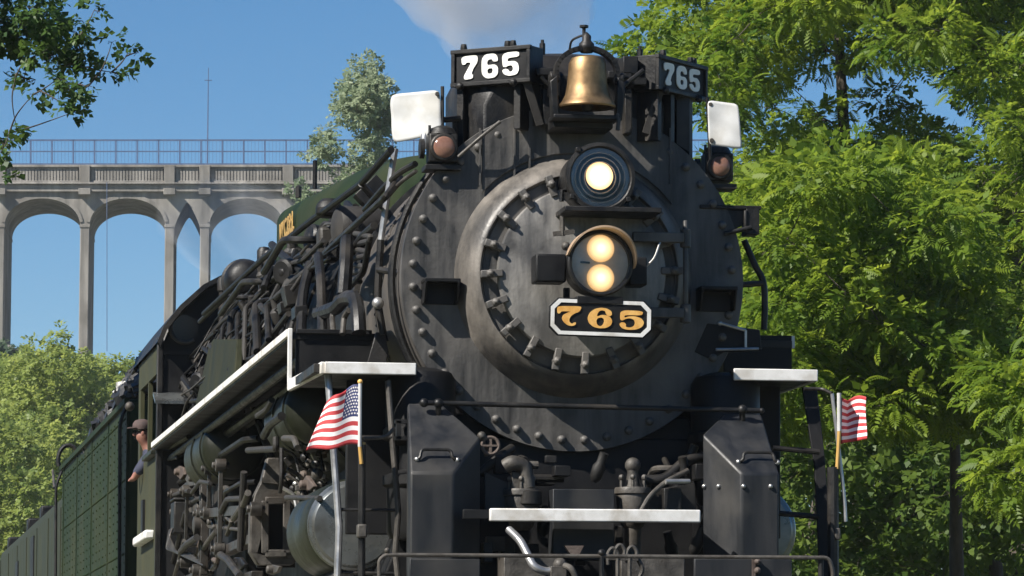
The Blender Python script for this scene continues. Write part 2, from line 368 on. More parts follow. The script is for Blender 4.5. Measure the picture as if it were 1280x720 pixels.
# door clamps (dogs), twenty round the rim
dog = MB(); dog.box((0, -.055, 0), (.048, .05, .145)); dog.box((0, -.02, .05), (.042, .05, .045))
dog.lathe([(.03, .06), (.03, -.02), (.024, -.026), (.014, -.03), (.014, -.05), (0, -.052)], (0, -.075, .012), (0, 1, 0), 6); dsrc = None
for i in range(20):
    a = math.radians(182 + 18*i)
    if -40 < (math.degrees(a) + 180) % 360 - 180 < 38 and i % 3 == 0: pass
    loc = DC + Vector((.600*math.cos(a), -.262, .600*math.sin(a)))
    if dsrc is None: dsrc = dog.build('door_clamp', 'smokebox', front, bevel=.006, origin=(0, 0, 0)); dsrc.location = loc - wloc(front); o = dsrc
    else: o = dup(dsrc, loc, front)
    o.rotation_euler = (0, math.pi/2 - a + random.uniform(-.12, .12), 0)
# dark scabbed patches of plate between clamps at the upper left, seen as thin plates
# hinge straps and post on the right
hp = MB()
for zz in (pk(830, 298, Y=-.35).z, pk(830, 392, Y=-.35).z):
    hp.box((.50, -.40, zz), (.34, .05, .065)); hp.tube([(.69, -.37, zz-.06), (.69, -.37, zz+.06)], .036, 12)
hp.tube([(.69, -.37, BZ-.32), (.69, -.37, BZ+.36)], .018, 8)
P(hp, 'door_hinge', 'smokebox', front, bevel=.006)
# step boxes on the ring
for x0, x1, y0, y1 in ((529, 574, 349, 379), (873, 920, 359, 388)):
    a = pk((x0+x1)/2, y0, Y=-.12); b = pk((x0+x1)/2, y1, Y=-.12); wd = (x1-x0)/188; zz = a.z; h = (a.z-b.z)
    m = MB(); m.box((a.x, -.10, zz-.012), (wd, .2, .024))
    for s in (-1, 1): m.prism([(a.x+s*(wd/2-.012)-.008, -.2, zz-.024), (a.x+s*(wd/2-.012)-.008, -.0, zz-.024), (a.x+s*(wd/2-.012)-.008, 0, zz-h), (a.x+s*(wd/2-.012)-.008, -.13, zz-h)], (.016, 0, 0))
    m.box((a.x, -.022, zz-h/2), (wd, .012, h)); P(m, 'step_box', 'black_plain', front, bevel=.004)
# extra plates at the top of the front (the raised upper face with its seams)
up = MB(); poly = []
for x in np.linspace(-.62, .66, 17): poly.append((x, -.03, BZ + math.sqrt(1.15**2 - x*x)))
for x in np.linspace(.66, -.62, 17): poly.append((x, -.03, BZ + math.sqrt(max(.83**2 - x*x, 0)) + .0))
up.prism(poly, (0, -.018, 0)); P(up, 'upper_plate', 'smokebox', front, bevel=.004)
for x in (600, 643, 662, 838):
    a = pk(x, 160, Y=-.055); b = pk(x, 232 if x < 700 else 230, Y=-.055)
    P(MB().bar(a, b, .012, .014, (0, 1, 0)), 'seam_strip', 'smokebox', front)
# grab rail bent from the class lamp towards the bell stand
P(MB().tube(bend([pk(573, 196, Y=-.1), pk(600, 172, Y=-.16), pk(625, 152, Y=-.16)], .05), .012), 'grab_rail', 'steel')

# --- headlight
def disc(c, r, name, mat, parent, th=.01, n=40, dome=0):
    c = Vector(c); prof = [(r, 0)] + [(r*math.cos(i*math.pi/12), -th - dome*math.sin(i*math.pi/12)) for i in range(0, 7)]
    prof[-1] = (0, -th-dome)
    return MB().lathe(prof, c, (0, 1, 0), n).build(name, mat, parent, origin=c)
hc = pk(750, 222, Y=-.62)
hl = P(MB().lathe([(.10, .52), (.19, .48), (.215, .38), (.222, .06), (.228, .05), (.232, .0), (.228, -.03), (.205, -.035), (.197, -.03), (.195, .01), (.195, .02)], hc, (0, 1, 0), 64), 'headlight', 'black')
disc(hc + V(0, .015, 0), .194, 'reflector', 'lens_grey', hl, .012)
disc(hc + V(-.004, .0, .01), .090, 'lamp', 'lamp_head', hl, .004, dome=.012)
disc(hc + V(0, -.012, 0), .195, 'lens', 'pane', hl, .004, dome=.004)
for r_ in (.105, .135, .165): MB().lathe([(r_-.005, .0), (r_, -.006), (r_+.005, .0)], hc + V(0, .002, 0), (0, 1, 0), 48).build('reflector_ring', 'reflector', hl)
each('latch', 'black', hl, [MB().box(hc + V(.232*math.cos(a), -.01, .232*math.sin(a)), (.03, .07, .03)) for a in (math.radians(t) for t in (-38, 130, 215))], bevel=.004)
m = MB(); a = pk(760, 266, Y=-.5); m.box(a, (.64, .42, .035)); m.box(a + V(0, .12, .06), (.3, .18, .12)); P(m, 'headlight_bracket', 'black', bevel=.006)
m = MB(); a = pk(702, 248, Y=-.55); m.tube([a + V(0, 0, -.02), a + V(.0, 0, .05), a + V(.06, .02, .06)], .016, 8); P(m, 'hinge_pin', 'black', hl)
# --- the twin-lamp light beneath it
mc = pk(750, 329, Y=-.80)
ml = P(MB().lathe([(.12, .40), (.19, .30), (.20, .05), (.212, .04), (.215, -.02), (.205, -.03), (.190, -.028), (.186, .0), (.186, .03)], mc, (0, 1, 0), 64), 'oscillating_light', 'black')
disc(mc + V(0, .02, 0), .187, 'reflector', 'reflector', ml, .01)
for dz in (.096, -.096):
    disc(mc + V(.004, .004, dz), .089, 'lamp', 'lamp_mars', ml, .006, dome=.022)
m = MB(); m.bar(mc + V(-.13, -.012, .004), mc + V(-.07, -.012, .0), .014, .012); P(m, 'bulb_clip', 'black_plain', ml)
disc(mc + V(0, -.020, 0), .188, 'lens', 'pane', ml, .004, dome=.004)
hood = MB(); vs_ = []; n = 28       # bronze visor over the upper rim
for i in range(n + 1):
    a = math.radians(-8 + 176 * i / n); ln = .16 * math.sin(math.pi * i / n) ** .6 + .01
    for r in (.214, .226):
        for y in (.02, -.03 - ln): vs_.append(mc + V(r*math.cos(a), y, r*math.sin(a)))
fs_ = []
for i in range(n):
    k = i*4; fs_ += [(k, k+4, k+5, k+1), (k+2, k+3, k+7, k+6), (k+1, k+5, k+7, k+3), (k, k+2, k+6, k+4)]
fs_ += [(0, 1, 3, 2), (n*4, n*4+2, n*4+3, n*4+1)]
hood.add(vs_, fs_); P(hood, 'visor', 'bronze_hood', ml)
for x0, x1, y0, y1 in ((668, 706, 318, 354), (785, 807, 322, 358)):
    a, b = pk(x0, y0, Y=-.62), pk(x1, y1, Y=-.62); MB().box(((a.x+b.x)/2, -.58, (a.z+b.z)/2), (b.x-a.x, .20, a.z-b.z)).build('light_bracket', 'black_plain', ml, bevel=.012)
m = MB(); a = pk(708, 360, Y=-.55); m.bar(a, pk(708, 378, Y=-.55), .04, .04, (0, 1, 0)); m.box(mc + V(0, .1, -.24), (.30, .22, .05)); P(m, 'plate_bracket', 'black_plain', bevel=.004)
# wire and hinge fittings by the lamp
P(MB().tube(smooth([pk(808, 333, Y=-.6), pk(818, 322, Y=-.62), pk(825, 303, Y=-.6)]), .007, 6), 'conduit', 'bright_steel')
m = MB(); a = pk(703, 270, Y=-.48)
m.tube([a, a + V(0, 0, -.13)], .018, 8); m.bar(a + V(-.06, 0, -.12), a + V(.08, 0, -.10), .03, .03); m.ball(a + V(.02, -.02, -.2), .03)
P(m, 'valve', 'steel', front)
# --- the number plate
pc = pk(751, 397.5, Y=-.80); ex = V(.9998, 0, -.019).normalized(); ez = V(.019, 0, .9998).normalized()
def octa(w_, h_, c_): return [(-w_+c_, -h_), (w_-c_, -h_), (w_, -h_+c_), (w_, h_-c_), (w_-c_, h_), (-w_+c_, h_), (-w_, h_-c_), (-w_, -h_+c_)]
def onp(q, y): return [pc + ex*a + ez*b + V(0, y, 0) for a, b in q]
plate = P(MB().prism(onp(octa(.338, .123, .055), .0), (0, .02, 0)), 'number_plate', 'black_plain', bevel=.003)
A = onp(octa(.328, .115, .052), 0); B = onp(octa(.304, .092, .043), 0); m = MB()
m.add([p + V(0, -.006, 0) for p in A + B] + [p + V(0, .001, 0) for p in A + B], [(i, (i+1) % 8, 8+(i+1) % 8, 8+i) for i in range(8)] + [(i, 16+i, 16+(i+1) % 8, (i+1) % 8) for i in range(8)] + [(8+i, 8+(i+1) % 8, 24+(i+1) % 8, 24+i) for i in range(8)])
P(m, 'border', 'white', plate)
for g in '765': digit(SERIF, g, pc + V(0, -.0, .0), ex, ez, .575, .142, .008).build('numeral', 'gold', plate)

# --- top of the smokebox: heater casing, number boards, bell
cas = MB(); secs = []
for Y, w_, zt in ((-.02, .60, BZ+1.36), (.10, .68, BZ+1.50), (.35, .72, BZ+1.55), (1.0, .72, BZ+1.55), (1.3, .66, BZ+1.45)):
    ring = [(-w_, BZ+.85), (-w_, zt-.22), (-w_+.06, zt-.1), (-w_+.2, zt-.02), (-w_*.4, zt), (0, zt+.01), (w_*.4, zt), (w_-.2, zt-.03), (w_-.06, zt-.12), (w_, zt-.24), (w_, BZ+.85)]
    secs.append([(x, Y, z) for x, z in ring])
n = len(secs[0]); cas.add([p for s in secs for p in s], [(j*n+i, j*n+i+1, (j+1)*n+i+1, (j+1)*n+i) for j in range(len(secs)-1) for i in range(n-1)] + [tuple(range(n)), tuple((len(secs)-1)*n+i for i in range(n))[::-1]])
heater = P(cas, 'heater_casing', 'black', bevel=.015)
for x, y in ((678, 60), (800, 68)):
    a = pk(x, y, Y=.2); MB().lathe([(.02, -.06), (.02, .03), (.012, .035), (.012, .055), (0, .056)], a, (0, 0, 1), 8).build('stud', 'black', heater)
m = MB(); m.lathe([(.36, -.1), (.34, .12), (.37, .20), (.40, .22), (.40, .25), (.33, .25), (.31, .0)], (0, 1.75, BZ + 1.25), (0, 0, 1), 40); P(m, 'smokestack', 'black')
# number boards: inner end forward, outer end set back
def board(c_in, c_out, zc_, h_, th=.17):
    a, b = Vector(c_in), Vector(c_out); L, Rr = (b, a) if b.x < a.x else (a, b)     # left and right as read
    e = (Rr - L); e.z = 0; wd = e.length; e.normalize(); nr = e.cross(V(0, 0, 1)); c = (L + Rr) / 2; c.z = zc_
    R = Matrix((e, -nr, V(0, 0, 1))).transposed()
    bo = P(MB().box(c - nr*th/2, (wd, th, h_), R), 'number_board', 'black', bevel=.006)
    fm = MB()
    for dz in (-1, 1): fm.box(c + V(0, 0, dz*(h_/2-.012)) + nr*.012, (wd+.012, .028, .028), R)
    for dx in (-1, 1): fm.box(c + e*dx*(wd/2-.012) + nr*.0105, (.028, .026, h_-.05), R)
    P(fm, 'frame', 'black', bo, bevel=.004)
    P(MB().box(c + nr*.003, (wd-.05, .006, h_-.05), R), 'panel', 'black_plain', bo)
    each('latch', 'black', bo, [MB().lathe([(.018, -.015), (.024, 0), (.018, .03), (0, .032)], c + e*wd*dx + V(0, 0, h_/2+.01), (0, 0, 1), 8) for dx in (-.36, .20, .27)] + [MB().ball(c + e*wd*dx + nr*.03 + V(0, 0, -h_/2), .028, 8) for dx in (-.38, .3)])
    for g in '765': digit(BLOCK, g, c + nr*.008 + e*(-.005), e, V(0, 0, 1), wd*.74, h_*.66, .007).build('numeral', 'ivory', bo)
    return bo, c, e, nr, R
Yi = -.22
aL = pk(664, 78, Y=Yi); bL = pk(566, 88, Y=Yi+.36)
nbL = board(aL, bL, (aL.z+bL.z)/2, .245)
aR = pk(820, 89, Y=Yi); bR = pk(881, 106, Y=Yi+.52)
nbR = board(aR, bR, (aR.z+bR.z)/2, .235)
# brackets and skirt plates beneath the boards
for (bo, c, e, nr, R), s in ((nbL, -1), (nbR, 1)):
    m = MB(); zt = c.z-.12
    for f_ in (-.42, -.12, .3):
        q = c + e*f_*(.6) - nr*.10; zb = BZ + math.sqrt(max(1.15**2 - q.x**2, .2)) - .12
        m.box(((q.x), q.y, (zt+zb)/2), (.05, .16, zt-zb), R)
    q0, q1 = c - e*.28 - nr*.16, c + e*.28 - nr*.16
    poly = [V(q0.x, q0.y, zt), V(q1.x, q1.y, zt)]
    for t in np.linspace(1, 0, 8):
        q = q0.lerp(q1, t); poly.append(V(q.x, q.y, BZ + math.sqrt(max(1.14**2 - q.x**2, .15)) - .1))
    m.prism(poly, -nr*.012); P(m, 'board_bracket', 'black', bo, bevel=.003)
    # gusset going inward
    g0 = c - e*s*.26; P(MB().bar(V(g0.x, g0.y+.02, zt+.02), V(g0.x - s*.10, g0.y+.05, zt-.28), .05, .02, (0, 1, 0)), 'gusset', 'soot_and_shade', bo)
# side cheeks under the boards outer ends
m = MB(); m.hexa([pk(x, y, Y=Y) for x, (ya, yb) in ((572, (112, 185)), (604, (108, 175))) for Y in (.18, .22) for y in (yb, ya)]); P(m, 'cheek_plate', 'shield')
m = MB(); m.hexa([pk(x, y, Y=Y) for x, (ya, yb) in ((846, (115, 180)), (862, (122, 190))) for Y in (.12, .2) for y in (yb, ya)]); P(m, 'cheek_plate', 'shield')
# bell with its yoke and stand
bc = pk(734, 133, Y=-.46); s_ = 1/192.0
bell_o = thing  # (bell is a part of the engine)
bell = P(MB().lathe([(.0, 64*s_), (12*s_, 64*s_), (20*s_, 61*s_), (23.5*s_, 54*s_), (24.2*s_, 42*s_), (25.5*s_, 28*s_), (28*s_, 14*s_), (32*s_, 6*s_), (35.5*s_, 2*s_), (36*s_, 0), (35*s_, -2*s_), (31*s_, 0), (25*s_, 12*s_), (20*s_, 40*s_), (0, 56*s_)], bc, (0, 0, 1), 56), 'bell', 'brass')
P(MB().lathe([(.012, .20), (.012, .03), (.035, .02), (.04, -.005), (.03, -.03), (0, -.04)], bc, (0, 0, 1), 16), 'clapper', 'black', bell)
ym = MB(); pts = []
for t in np.linspace(-18, 198, 22):
    a = math.radians(t); pts.append(bc + V(.205*math.cos(a), .03, .225 + .165*math.sin(a)))
for i in range(len(pts)-1): ym.bar(pts[i], pts[i+1] + (pts[i+1]-pts[i])*.15, .075, .03, (pts[i]-bc-V(0, .03, .22)))
ym.lathe([(.04, 0), (.055, .03), (.05, .06), (.03, .08), (.03, .11), (.012, .13), (0, .14)], bc + V(0, .03, .36), (0, 0, 1), 16)
P(ym, 'bell_yoke', 'black', bell, smooth=45)
st = MB()
for s in (-1, 1):
    st.prism([bc + V(s*.20, -.02, .20), bc + V(s*.25, -.02, .16), bc + V(s*.23, -.02, -.09), bc + V(s*.19, -.02, -.09)], (0, .1, 0))
    st.lathe([(.04, -.03), (.04, .03)], bc + V(s*.215, .03, .19), (1, 0, 0), 14)
st.box(bc + V(-.01, .06, -.075), (.44, .22, .03)); st.box(bc + V(-.01, .25, -.10), (.40, .3, .06))
P(st, 'bell_stand', 'black', bell, bevel=.006)
P(MB().tube([bc + V(.195, -.03, -.05), bc + V(.2, -.05, -.1), bc + V(.195, -.05, -.16)], .014, 8), 'bell_lever', 'steel', bell)
P(MB().tube(bend([pk(712, 62, Y=-.25), pk(714, 50, Y=-.3), pk(728, 44, Y=-.36), pk(738, 44, Y=-.4), pk(737, 52, Y=-.42)], .05), .008, 8), 'bell_pipe', 'black', bell)
P(MB().lathe([(.012, 0), (.012, .04), (.03, .045), (.03, .06), (0, .065)], pk(730, 43, Y=-.38), (0, 0, 1), 10), 'bell_valve', 'black', bell)
# fittings on the shoulder right of the bell
each('fitting', 'black', heater, [MB().box(pk(x, y, Y=-.10), (w_, .2, h_)) for x, y, w_, h_ in ((785, 84, .10, .12), (772, 96, .16, .05), (796, 104, .1, .05), (690, 108, .08, .16), (681, 92, .14, .05))], bevel=.006)
each('brace_rod', 'black', heater, [MB().tube([pk(778, 108, Y=-.3), pk(804, 88, Y=-.25)], .016, 8), MB().tube([pk(690, 110, Y=-.2), pk(676, 96, Y=-.2)], .014, 8)])
each('stand_post', 'black', heater, [MB().box(pk(683, 135, Y=-.1), (.06, .1, .24)), MB().box(pk(784, 140, Y=-.1), (.05, .1, .30))], bevel=.006)

# --- classification lamps
for x, y, r, Y in ((555, 184, 12.5, .02), (900, 208, 11.5, .15)):
    c = pk(x, y, Y=Y-.12); R_ = r/188
    cl = P(MB().box(c + V(0, .10, 0), (.19, .17, .19)).lathe([(R_+.03, .05), (R_+.028, -.01), (R_+.008, -.012)], c, (0, 1, 0), 24), 'marker_lamp', 'black', bevel=.01)
    disc(c + V(0, .0, 0), R_+.008, 'lens', 'amber', cl, .004, 24, dome=.03)
    m = MB(); m.lathe([(.10, 0), (.08, .04), (.03, .06), (0, .06)], c + V(0, .1, .095), (0, 0, 1), 16); m.tube([c + V(-.09, .05, .09), c + V(-.09, .05, .15)], .01, 6)
    m.lathe([(R_, -.03), (R_, 0)], c + V(-.12, .1, 0), (1, 0, 0), 16); P(m, 'lamp_cap', 'black', cl)
    m = MB(); m.box(c + V(0, .12, -.13), (.24, .2, .035)); m.tube(bend([c + V(0, .12, -.14), c + V(0, .14, -.22), c + V(0.12 if x < 700 else -.12, .2, -.30)], .05), .018, 8); P(m, 'lamp_bracket', 'black', cl, bevel=.004)
P(MB().lathe([(.03, 0), (.035, .06), (.025, .1), (0, .11)], pk(531, 186, Y=.1), (0, 0, 1), 12), 'bracket_post', 'bright_steel')
# right-hand shelf brackets beside the ring
m = MB(); a, b = pk(872, 262, Y=.05), pk(948, 297, Y=.05)
m.prism([pk(866, 262, Y=.0), pk(946, 262, Y=.0), pk(946, 272, Y=0), pk(890, 302, Y=0)], (0, .05, 0)); m.box(pk(908, 262, Y=.12), (.42, .3, .025)); m.box(pk(938, 277, Y=.05), (.09, .16, .19))
m.tube([pk(932, 263, Y=-.03), pk(932, 285, Y=-.03)], .014, 8); m.tube([pk(905, 292, Y=-.05), pk(940, 284, Y=-.05)], .016, 8); P(m, 'shelf_bracket', 'black', bevel=.005)
m = MB(); m.prism([pk(868, 440, Y=-.02), pk(884, 404, Y=-.02), pk(950, 412, Y=-.02), pk(952, 438, Y=-.02), pk(905, 440, Y=-.02), pk(890, 450, Y=-.02)], (0, .06, 0)); P(m, 'step_bracket', 'black_plain', bevel=.006)
m = MB(); m.tube([pk(900, 404, Y=-.1), pk(932, 413, Y=-.06)], .011, 8); m.tube([pk(895, 437, Y=-.1), pk(948, 436, Y=-.06)], .011, 8); m.tube([pk(932, 413, Y=-.06), pk(932, 434, Y=-.06)], .010, 8); m.ball(pk(900, 404, Y=-.1), .018, 8); P(m, 'step_rail', 'bright_steel')
P(MB().tube(smooth([pk(930, 300, Y=.3), pk(943, 330, Y=.3), pk(954, 352, Y=.3), pk(956, 380, Y=.3), pk(955, 412, Y=.3)]), .022, 10).tube([pk(925, 356, Y=.25), pk(956, 354, Y=.3)], .02, 8), 'side_handrail', 'black')

# --- white-edged running boards and their front aprons
def strip(pts, h, th, name, mat, parent=LOCO, up=V(0, 0, 1)):
    """upright edging strip along a polyline in the horizontal plane"""
    m = MB(); 
    for a, b in zip(pts[:-1], pts[1:]):
        a, b = Vector(a), Vector(b); d = (b-a).normalized(); m.bar(a - d*.0, b + d*.0, th, h)
    return P(m, name, mat, parent, bevel=.006)
zs = pk(460, 460.5, Y=-.35).z; XL = pk(402, 460, Y=-.35).x
f0, f1 = pk(520, 461, Y=-.35), pk(400, 461, Y=-.35); f0.z = f1.z = zs
f2 = pk(362, 482, Z=zs); 
XB = f2.x
st_l = P(MB().box(((f0.x+f1.x)/2 - .02, .35, zs), (f0.x-f1.x+.03, 1.3, .06)), 'front_step', 'black', bevel=.004)
strip([f0, f1 + V(.03, -.002, 0)], .078, .03, 'step_edge', 'white', st_l); strip([f1 + V(.02, .0, 0), f2], .078, .03, 'step_edge', 'white', st_l)
up0 = pk(363, 415, X=XB); up0.z = pk(363, 416, Y=f2.y).z; ZR = up0.z
m = MB(); m.box((XB, f2.y-.0, (ZR+zs)/2), (.03, .045, ZR-zs+.06)); P(m, 'riser_edge', 'white', st_l, bevel=.004)
end = pk(192, 556, X=XB); endY = end.y
rbm = MB(); rbm.box(((XB-1.02)/2 , (f2.y+endY)/2, ZR-.02), (abs(XB)-1.02, endY-f2.y, .05)); rboard = P(rbm, 'running_board', 'black_plain', bevel=.004)
m = MB(); m.bar((XB-.012, f2.y+.03, ZR), (XB-.012, endY, ZR), .025, .052); P(m, 'board_edge', 'white', rboard, bevel=.004)
a, b = pk(370, 416, Y=f2.y), pk(464, 456, Y=f2.y); m = MB(); m.box(((a.x+b.x)/2, f2.y+.02, (ZR+zs)/2), (b.x-a.x, .03, ZR-zs)); m.box(((a.x+b.x)/2, f2.y-.01, ZR+.01), (b.x-a.x, .05, .03)); P(m, 'apron', 'black_plain', bevel=.003)
# right side
g0, g1 = pk(917, 474, Y=-.35), pk(1022, 474, Y=-.35); g0.z = g1.z = zs; g1.x = -f1.x if abs(g1.x + f1.x) < .1 else g1.x
st_r = P(MB().box(((g0.x+g1.x)/2, .35, zs), (g1.x-g0.x-.02, 1.3, .06)), 'front_step', 'black', bevel=.004)
strip([g0, g1], .078, .03, 'step_edge', 'white', st_r); strip([g1 + V(-.015, .02, 0), V(g1.x-.015, f2.y, zs)], .078, .03, 'step_edge', 'white', st_r)
a, b = pk(905, 418, Y=f2.y), pk(990, 466, Y=f2.y); P(MB().box(((a.x+b.x)/2, f2.y+.02, (a.z+b.z)/2), (b.x-a.x, .03, a.z-b.z)), 'apron', 'black_plain', bevel=.003)
rb2 = P(MB().box(((-XB+1.02)/2, (f2.y+endY)/2, ZR-.02), (abs(XB)-1.02, endY-f2.y, .05)), 'running_board', 'black', bevel=.004)
P(MB().bar((-XB+.012, f2.y+.03, ZR), (-XB+.012, endY, ZR), .025, .085), 'board_edge', 'white', rb2)
# --- handrail across the front
a, b = pk(530, 503.5, Y=-.55), pk(952, 513.5, Y=-.55); hr = P(MB().tube([a, b], .017, 12).ball(a, .03).ball(b, .02), 'front_handrail', 'black')
for x, y0, y1 in ((548, 504, 530), (928, 512, 536)): P(MB().tube([pk(x, y0, Y=-.55), pk(x, y1, Y=-.5)], .02, 10).ball(pk(x, y0, Y=-.55), .033).box(pk(x, y1, Y=-.5), (.08, .06, .015)), 'stanchion', 'black', hr)
# --- angled shields over the pumps
def shield(s):
    Yf, Yc, Yb = -.95, -.72, -.45; zf, zc_, zb = 1.93, 2.14, 2.39
    if s < 0: xo, xi, xc = pk(513, 590, Y=Yf).x, pk(567, 592, Y=Yf).x, pk(601, 547, Y=Yc).x; xt0, xt1 = pk(509, 512, Y=Yb).x, pk(552, 506, Y=Yb).x; zb = pk(530, 504, Y=Yb).z; zf = pk(540, 591, Y=Yf).z; zc_ = pk(601, 547, Y=Yc).z
    else: xo, xi, xc = pk(974, 594, Y=Yf).x, pk(927, 590, Y=Yf).x, pk(878, 543, Y=Yc).x; xt0, xt1 = pk(952, 518, Y=Yb).x, pk(905, 516, Y=Yb).x; zb = pk(928, 517, Y=Yb).z; zf = pk(950, 592, Y=Yf).z; zc_ = pk(878, 543, Y=Yc).z
    z0 = .85
    T = [V(xo, Yf, zf), V(xi, Yf, zf), V(xc, Yc, zc_), V(xt1, Yb, zb), V(xt0, Yb, zb)]
    Bm = [V(p.x, p.y, z0) for p in T]
    # round the outer top corner
    m = MB(); n = 5; m.add(T + Bm, [(0, 1, 2, 3, 4), (0, 5, 6, 1), (1, 6, 7, 2), (2, 7, 8, 3), (3, 8, 9, 4), (4, 9, 5, 0), (5, 9, 8, 7, 6)])
    sh = P(m, 'pump_shield', 'shield', bevel=.014, smooth=20)
    nr = (T[1]-T[0]).cross(T[4]-T[0]).normalized()
    if nr.z < 0: nr = -nr
    u = (T[1]-T[0]).normalized(); v = (T[4]-T[0]); v = (v - u*v.dot(u)).normalized()
    c = pk(546 if s < 0 else 947, 568 if s < 0 else 571, Y=Yf+.09); c = c - nr * (c - T[0]).dot(nr)
    h = P(MB().tube(bend([c - u*.145 + nr*.005 - v*.03, c - u*.11 + nr*.02 - v*.03, c - u*.10 + nr*.05 + v*.02, c + u*.09 + nr*.05 + v*.02, c + u*.10 + nr*.02 - v*.03, c + u*.145 + nr*.005 - v*.03], .03), .011, 8), 'grab_handle', 'black', sh)
    each('bolt', 'bright_steel', h, [MB().ball(c + u*.13*q + nr*.008 - v*.03, .017, 8) for q in (-1, 1)])
    xs = (880, 898, 929, 963) if s > 0 else ()
    for x in xs:
        q = pk(x, 608, Y=(Yf if x > 927 else Yf + (927-x)/49*.23)); P(MB().ball(q + V(0, -.005, 0), .016, 8), 'bolt', 'bright_steel', sh)
    return sh
shL, shR = shield(-1), shield(1)
m = MB(); 
for y in (527, 548): m.box(pk(503, y, Y=-.5), (.10, .05, .025))
m.box(pk(498, 538, Y=-.5), (.03, .05, .12)); P(m, 'hinge', 'black', shL)
# --- valves, pipes and plates between the shields
for s in (-1, 1):        # compound air pumps standing behind the shields
    ap = P(MB().lathe([(.10, 0), (.20, .01), (.22, .05), (.22, .34), (.25, .36), (.25, .42), (.14, .46), (.14, .62), (.25, .66), (.25, .72), (.23, .74), (.23, 1.05), (.20, 1.10), (.10, 1.13)], (s*1.02, -.05, 1.45), (0, 0, 1), 28), 'air_pump', 'black_plain')
    P(MB().box((s*1.02, .32, 2.05), (.9, .05, 1.1)), 'pump_mount', 'black_plain', ap, bevel=.01)
blk = MB(); blk.box((0, .5, 1.6), (1.7, .9, 1.1)); blk.hexa([(x*w_, y, z) for x in (-1, 1) for y in (.1, 1.6) for z, w_ in ((1.2, 1.25), (2.3, .8))]); P(blk, 'cylinder_saddle', 'black_plain', bevel=.02)
P(MB().box((0, -1.0, 1.02), (2.7, 1.5, .06)).box((0, -1.68, .93), (2.8, .12, .3)), 'pilot_deck', 'black_plain', bevel=.01)
def valve_stack(x, ytop, ybot, Y, name, mat):
    a = pk(x, ytop, Y=Y); b = pk(x, ybot, Y=Y); H = a.z - b.z
    m = MB(); m.ball(a + V(0, 0, -.05), .052, 14); m.lathe([(.03, -.02), (.045, -.05), (.035, -.10), (.045, -.16), (.05, -.19), (.115, -.195), (.12, -.205), (.12, -.235), (.105, -.24), (.11, -.26), (.10, -.36), (.075, -.44), (.055, -.46), (.05, -H)], a, (0, 0, 1), 24)
    for t in range(6):
        q = math.radians(60*t+20); m.tube([a + V(.085*math.cos(q), .085*math.sin(q), -.20), a + V(.085*math.cos(q), .085*math.sin(q), -.15)], .012, 6); m.ball(a + V(.085*math.cos(q), .085*math.sin(q), -.13), .02, 6)
    return P(m, name, mat)
valve_stack(791, 572, 705, -.62, 'feed_valve', 'steel'); vs2 = valve_stack(652, 574, 655, -.55, 'feed_valve', 'steel')
P(MB().tube(bend([pk(632, 583, Y=-.6), pk(640, 578, Y=-.62), pk(655, 582, Y=-.6), pk(660, 610, Y=-.6)], .06), .05, 12), 'elbow', 'steel', vs2)
P(MB().lathe([(.075, 0), (.085, .01), (.085, .09), (.07, .1)], pk(661, 632, Y=-.6), (0, 0, 1), 20), 'collar', 'black', vs2)
wv = pk(613, 557, Y=-.5); m = MB(); pts = [wv + V(.055*math.cos(t), 0, .055*math.sin(t)) for t in np.linspace(0, 2*math.pi, 25)]; m.tube(pts, .011, 8, caps=False); m.bar(wv + V(-.05, 0, 0), wv + V(.05, 0, 0), .018, .012); m.bar(wv + V(0, 0, -.05), wv + V(0, 0, .05), .018, .012, (0, 1, 0)); m.tube([wv, wv + V(0, .2, 0)], .012); P(m, 'hand_wheel', 'rust')
P(MB().ball(pk(602, 545, Y=-.5), .03).tube([pk(602, 545, Y=-.5), pk(608, 570, Y=-.45)], .016, 8), 'valve_knob', 'steel')
def plate_px(x0, y0, x1, y1, Y, th, name, mat, parent=LOCO, bev=.006):
    a, b = pk(x0, y0, Y=Y), pk(x1, y1, Y=Y); return P(MB().box(((a.x+b.x)/2, Y+th/2, (a.z+b.z)/2), (b.x-a.x, th, a.z-b.z)), name, mat, parent, bevel=bev)
plate_px(691, 611, 768, 700, -.72, .18, 'junction_box', 'shield'); plate_px(830, 610, 852, 640, -.72, .08, 'junction_box', 'black')
m = MB(); m.prism([pk(805, 640, Y=-.6), pk(818, 612, Y=-.6), pk(868, 604, Y=-.6), pk(872, 650, Y=-.6)], (0, .03, 0)); P(m, 'gusset_plate', 'black', bevel=.004)
m = MB(); m.prism([pk(606, 590, Y=-.55), pk(640, 605, Y=-.55), pk(655, 640, Y=-.55), pk(606, 650, Y=-.55)], (0, .03, 0)); P(m, 'gusset_plate', 'shield', bevel=.004)
P(MB().tube(bend([pk(801, 640, Y=-.8), pk(812, 620, Y=-.8), pk(832, 602, Y=-.75), pk(860, 588, Y=-.7)], .06), .017, 10), 'pipe', 'steel'); P(MB().tube([pk(832, 602, Y=-.78), pk(862, 602, Y=-.75)], .018, 10), 'pipe', 'bright_steel')
P(MB().tube(bend([pk(806, 600, Y=-.5), pk(830, 600, Y=-.5), pk(858, 575, Y=-.45), pk(880, 572, Y=-.4)], .06), .035, 12), 'pipe', 'black'); P(MB().tube(bend([pk(600, 592, Y=-.4), pk(625, 570, Y=-.4), pk(640, 560, Y=-.3)], .06), .03, 12), 'pipe', 'black')
random.seed(44)      # small dark fittings crowding the space under the smokebox
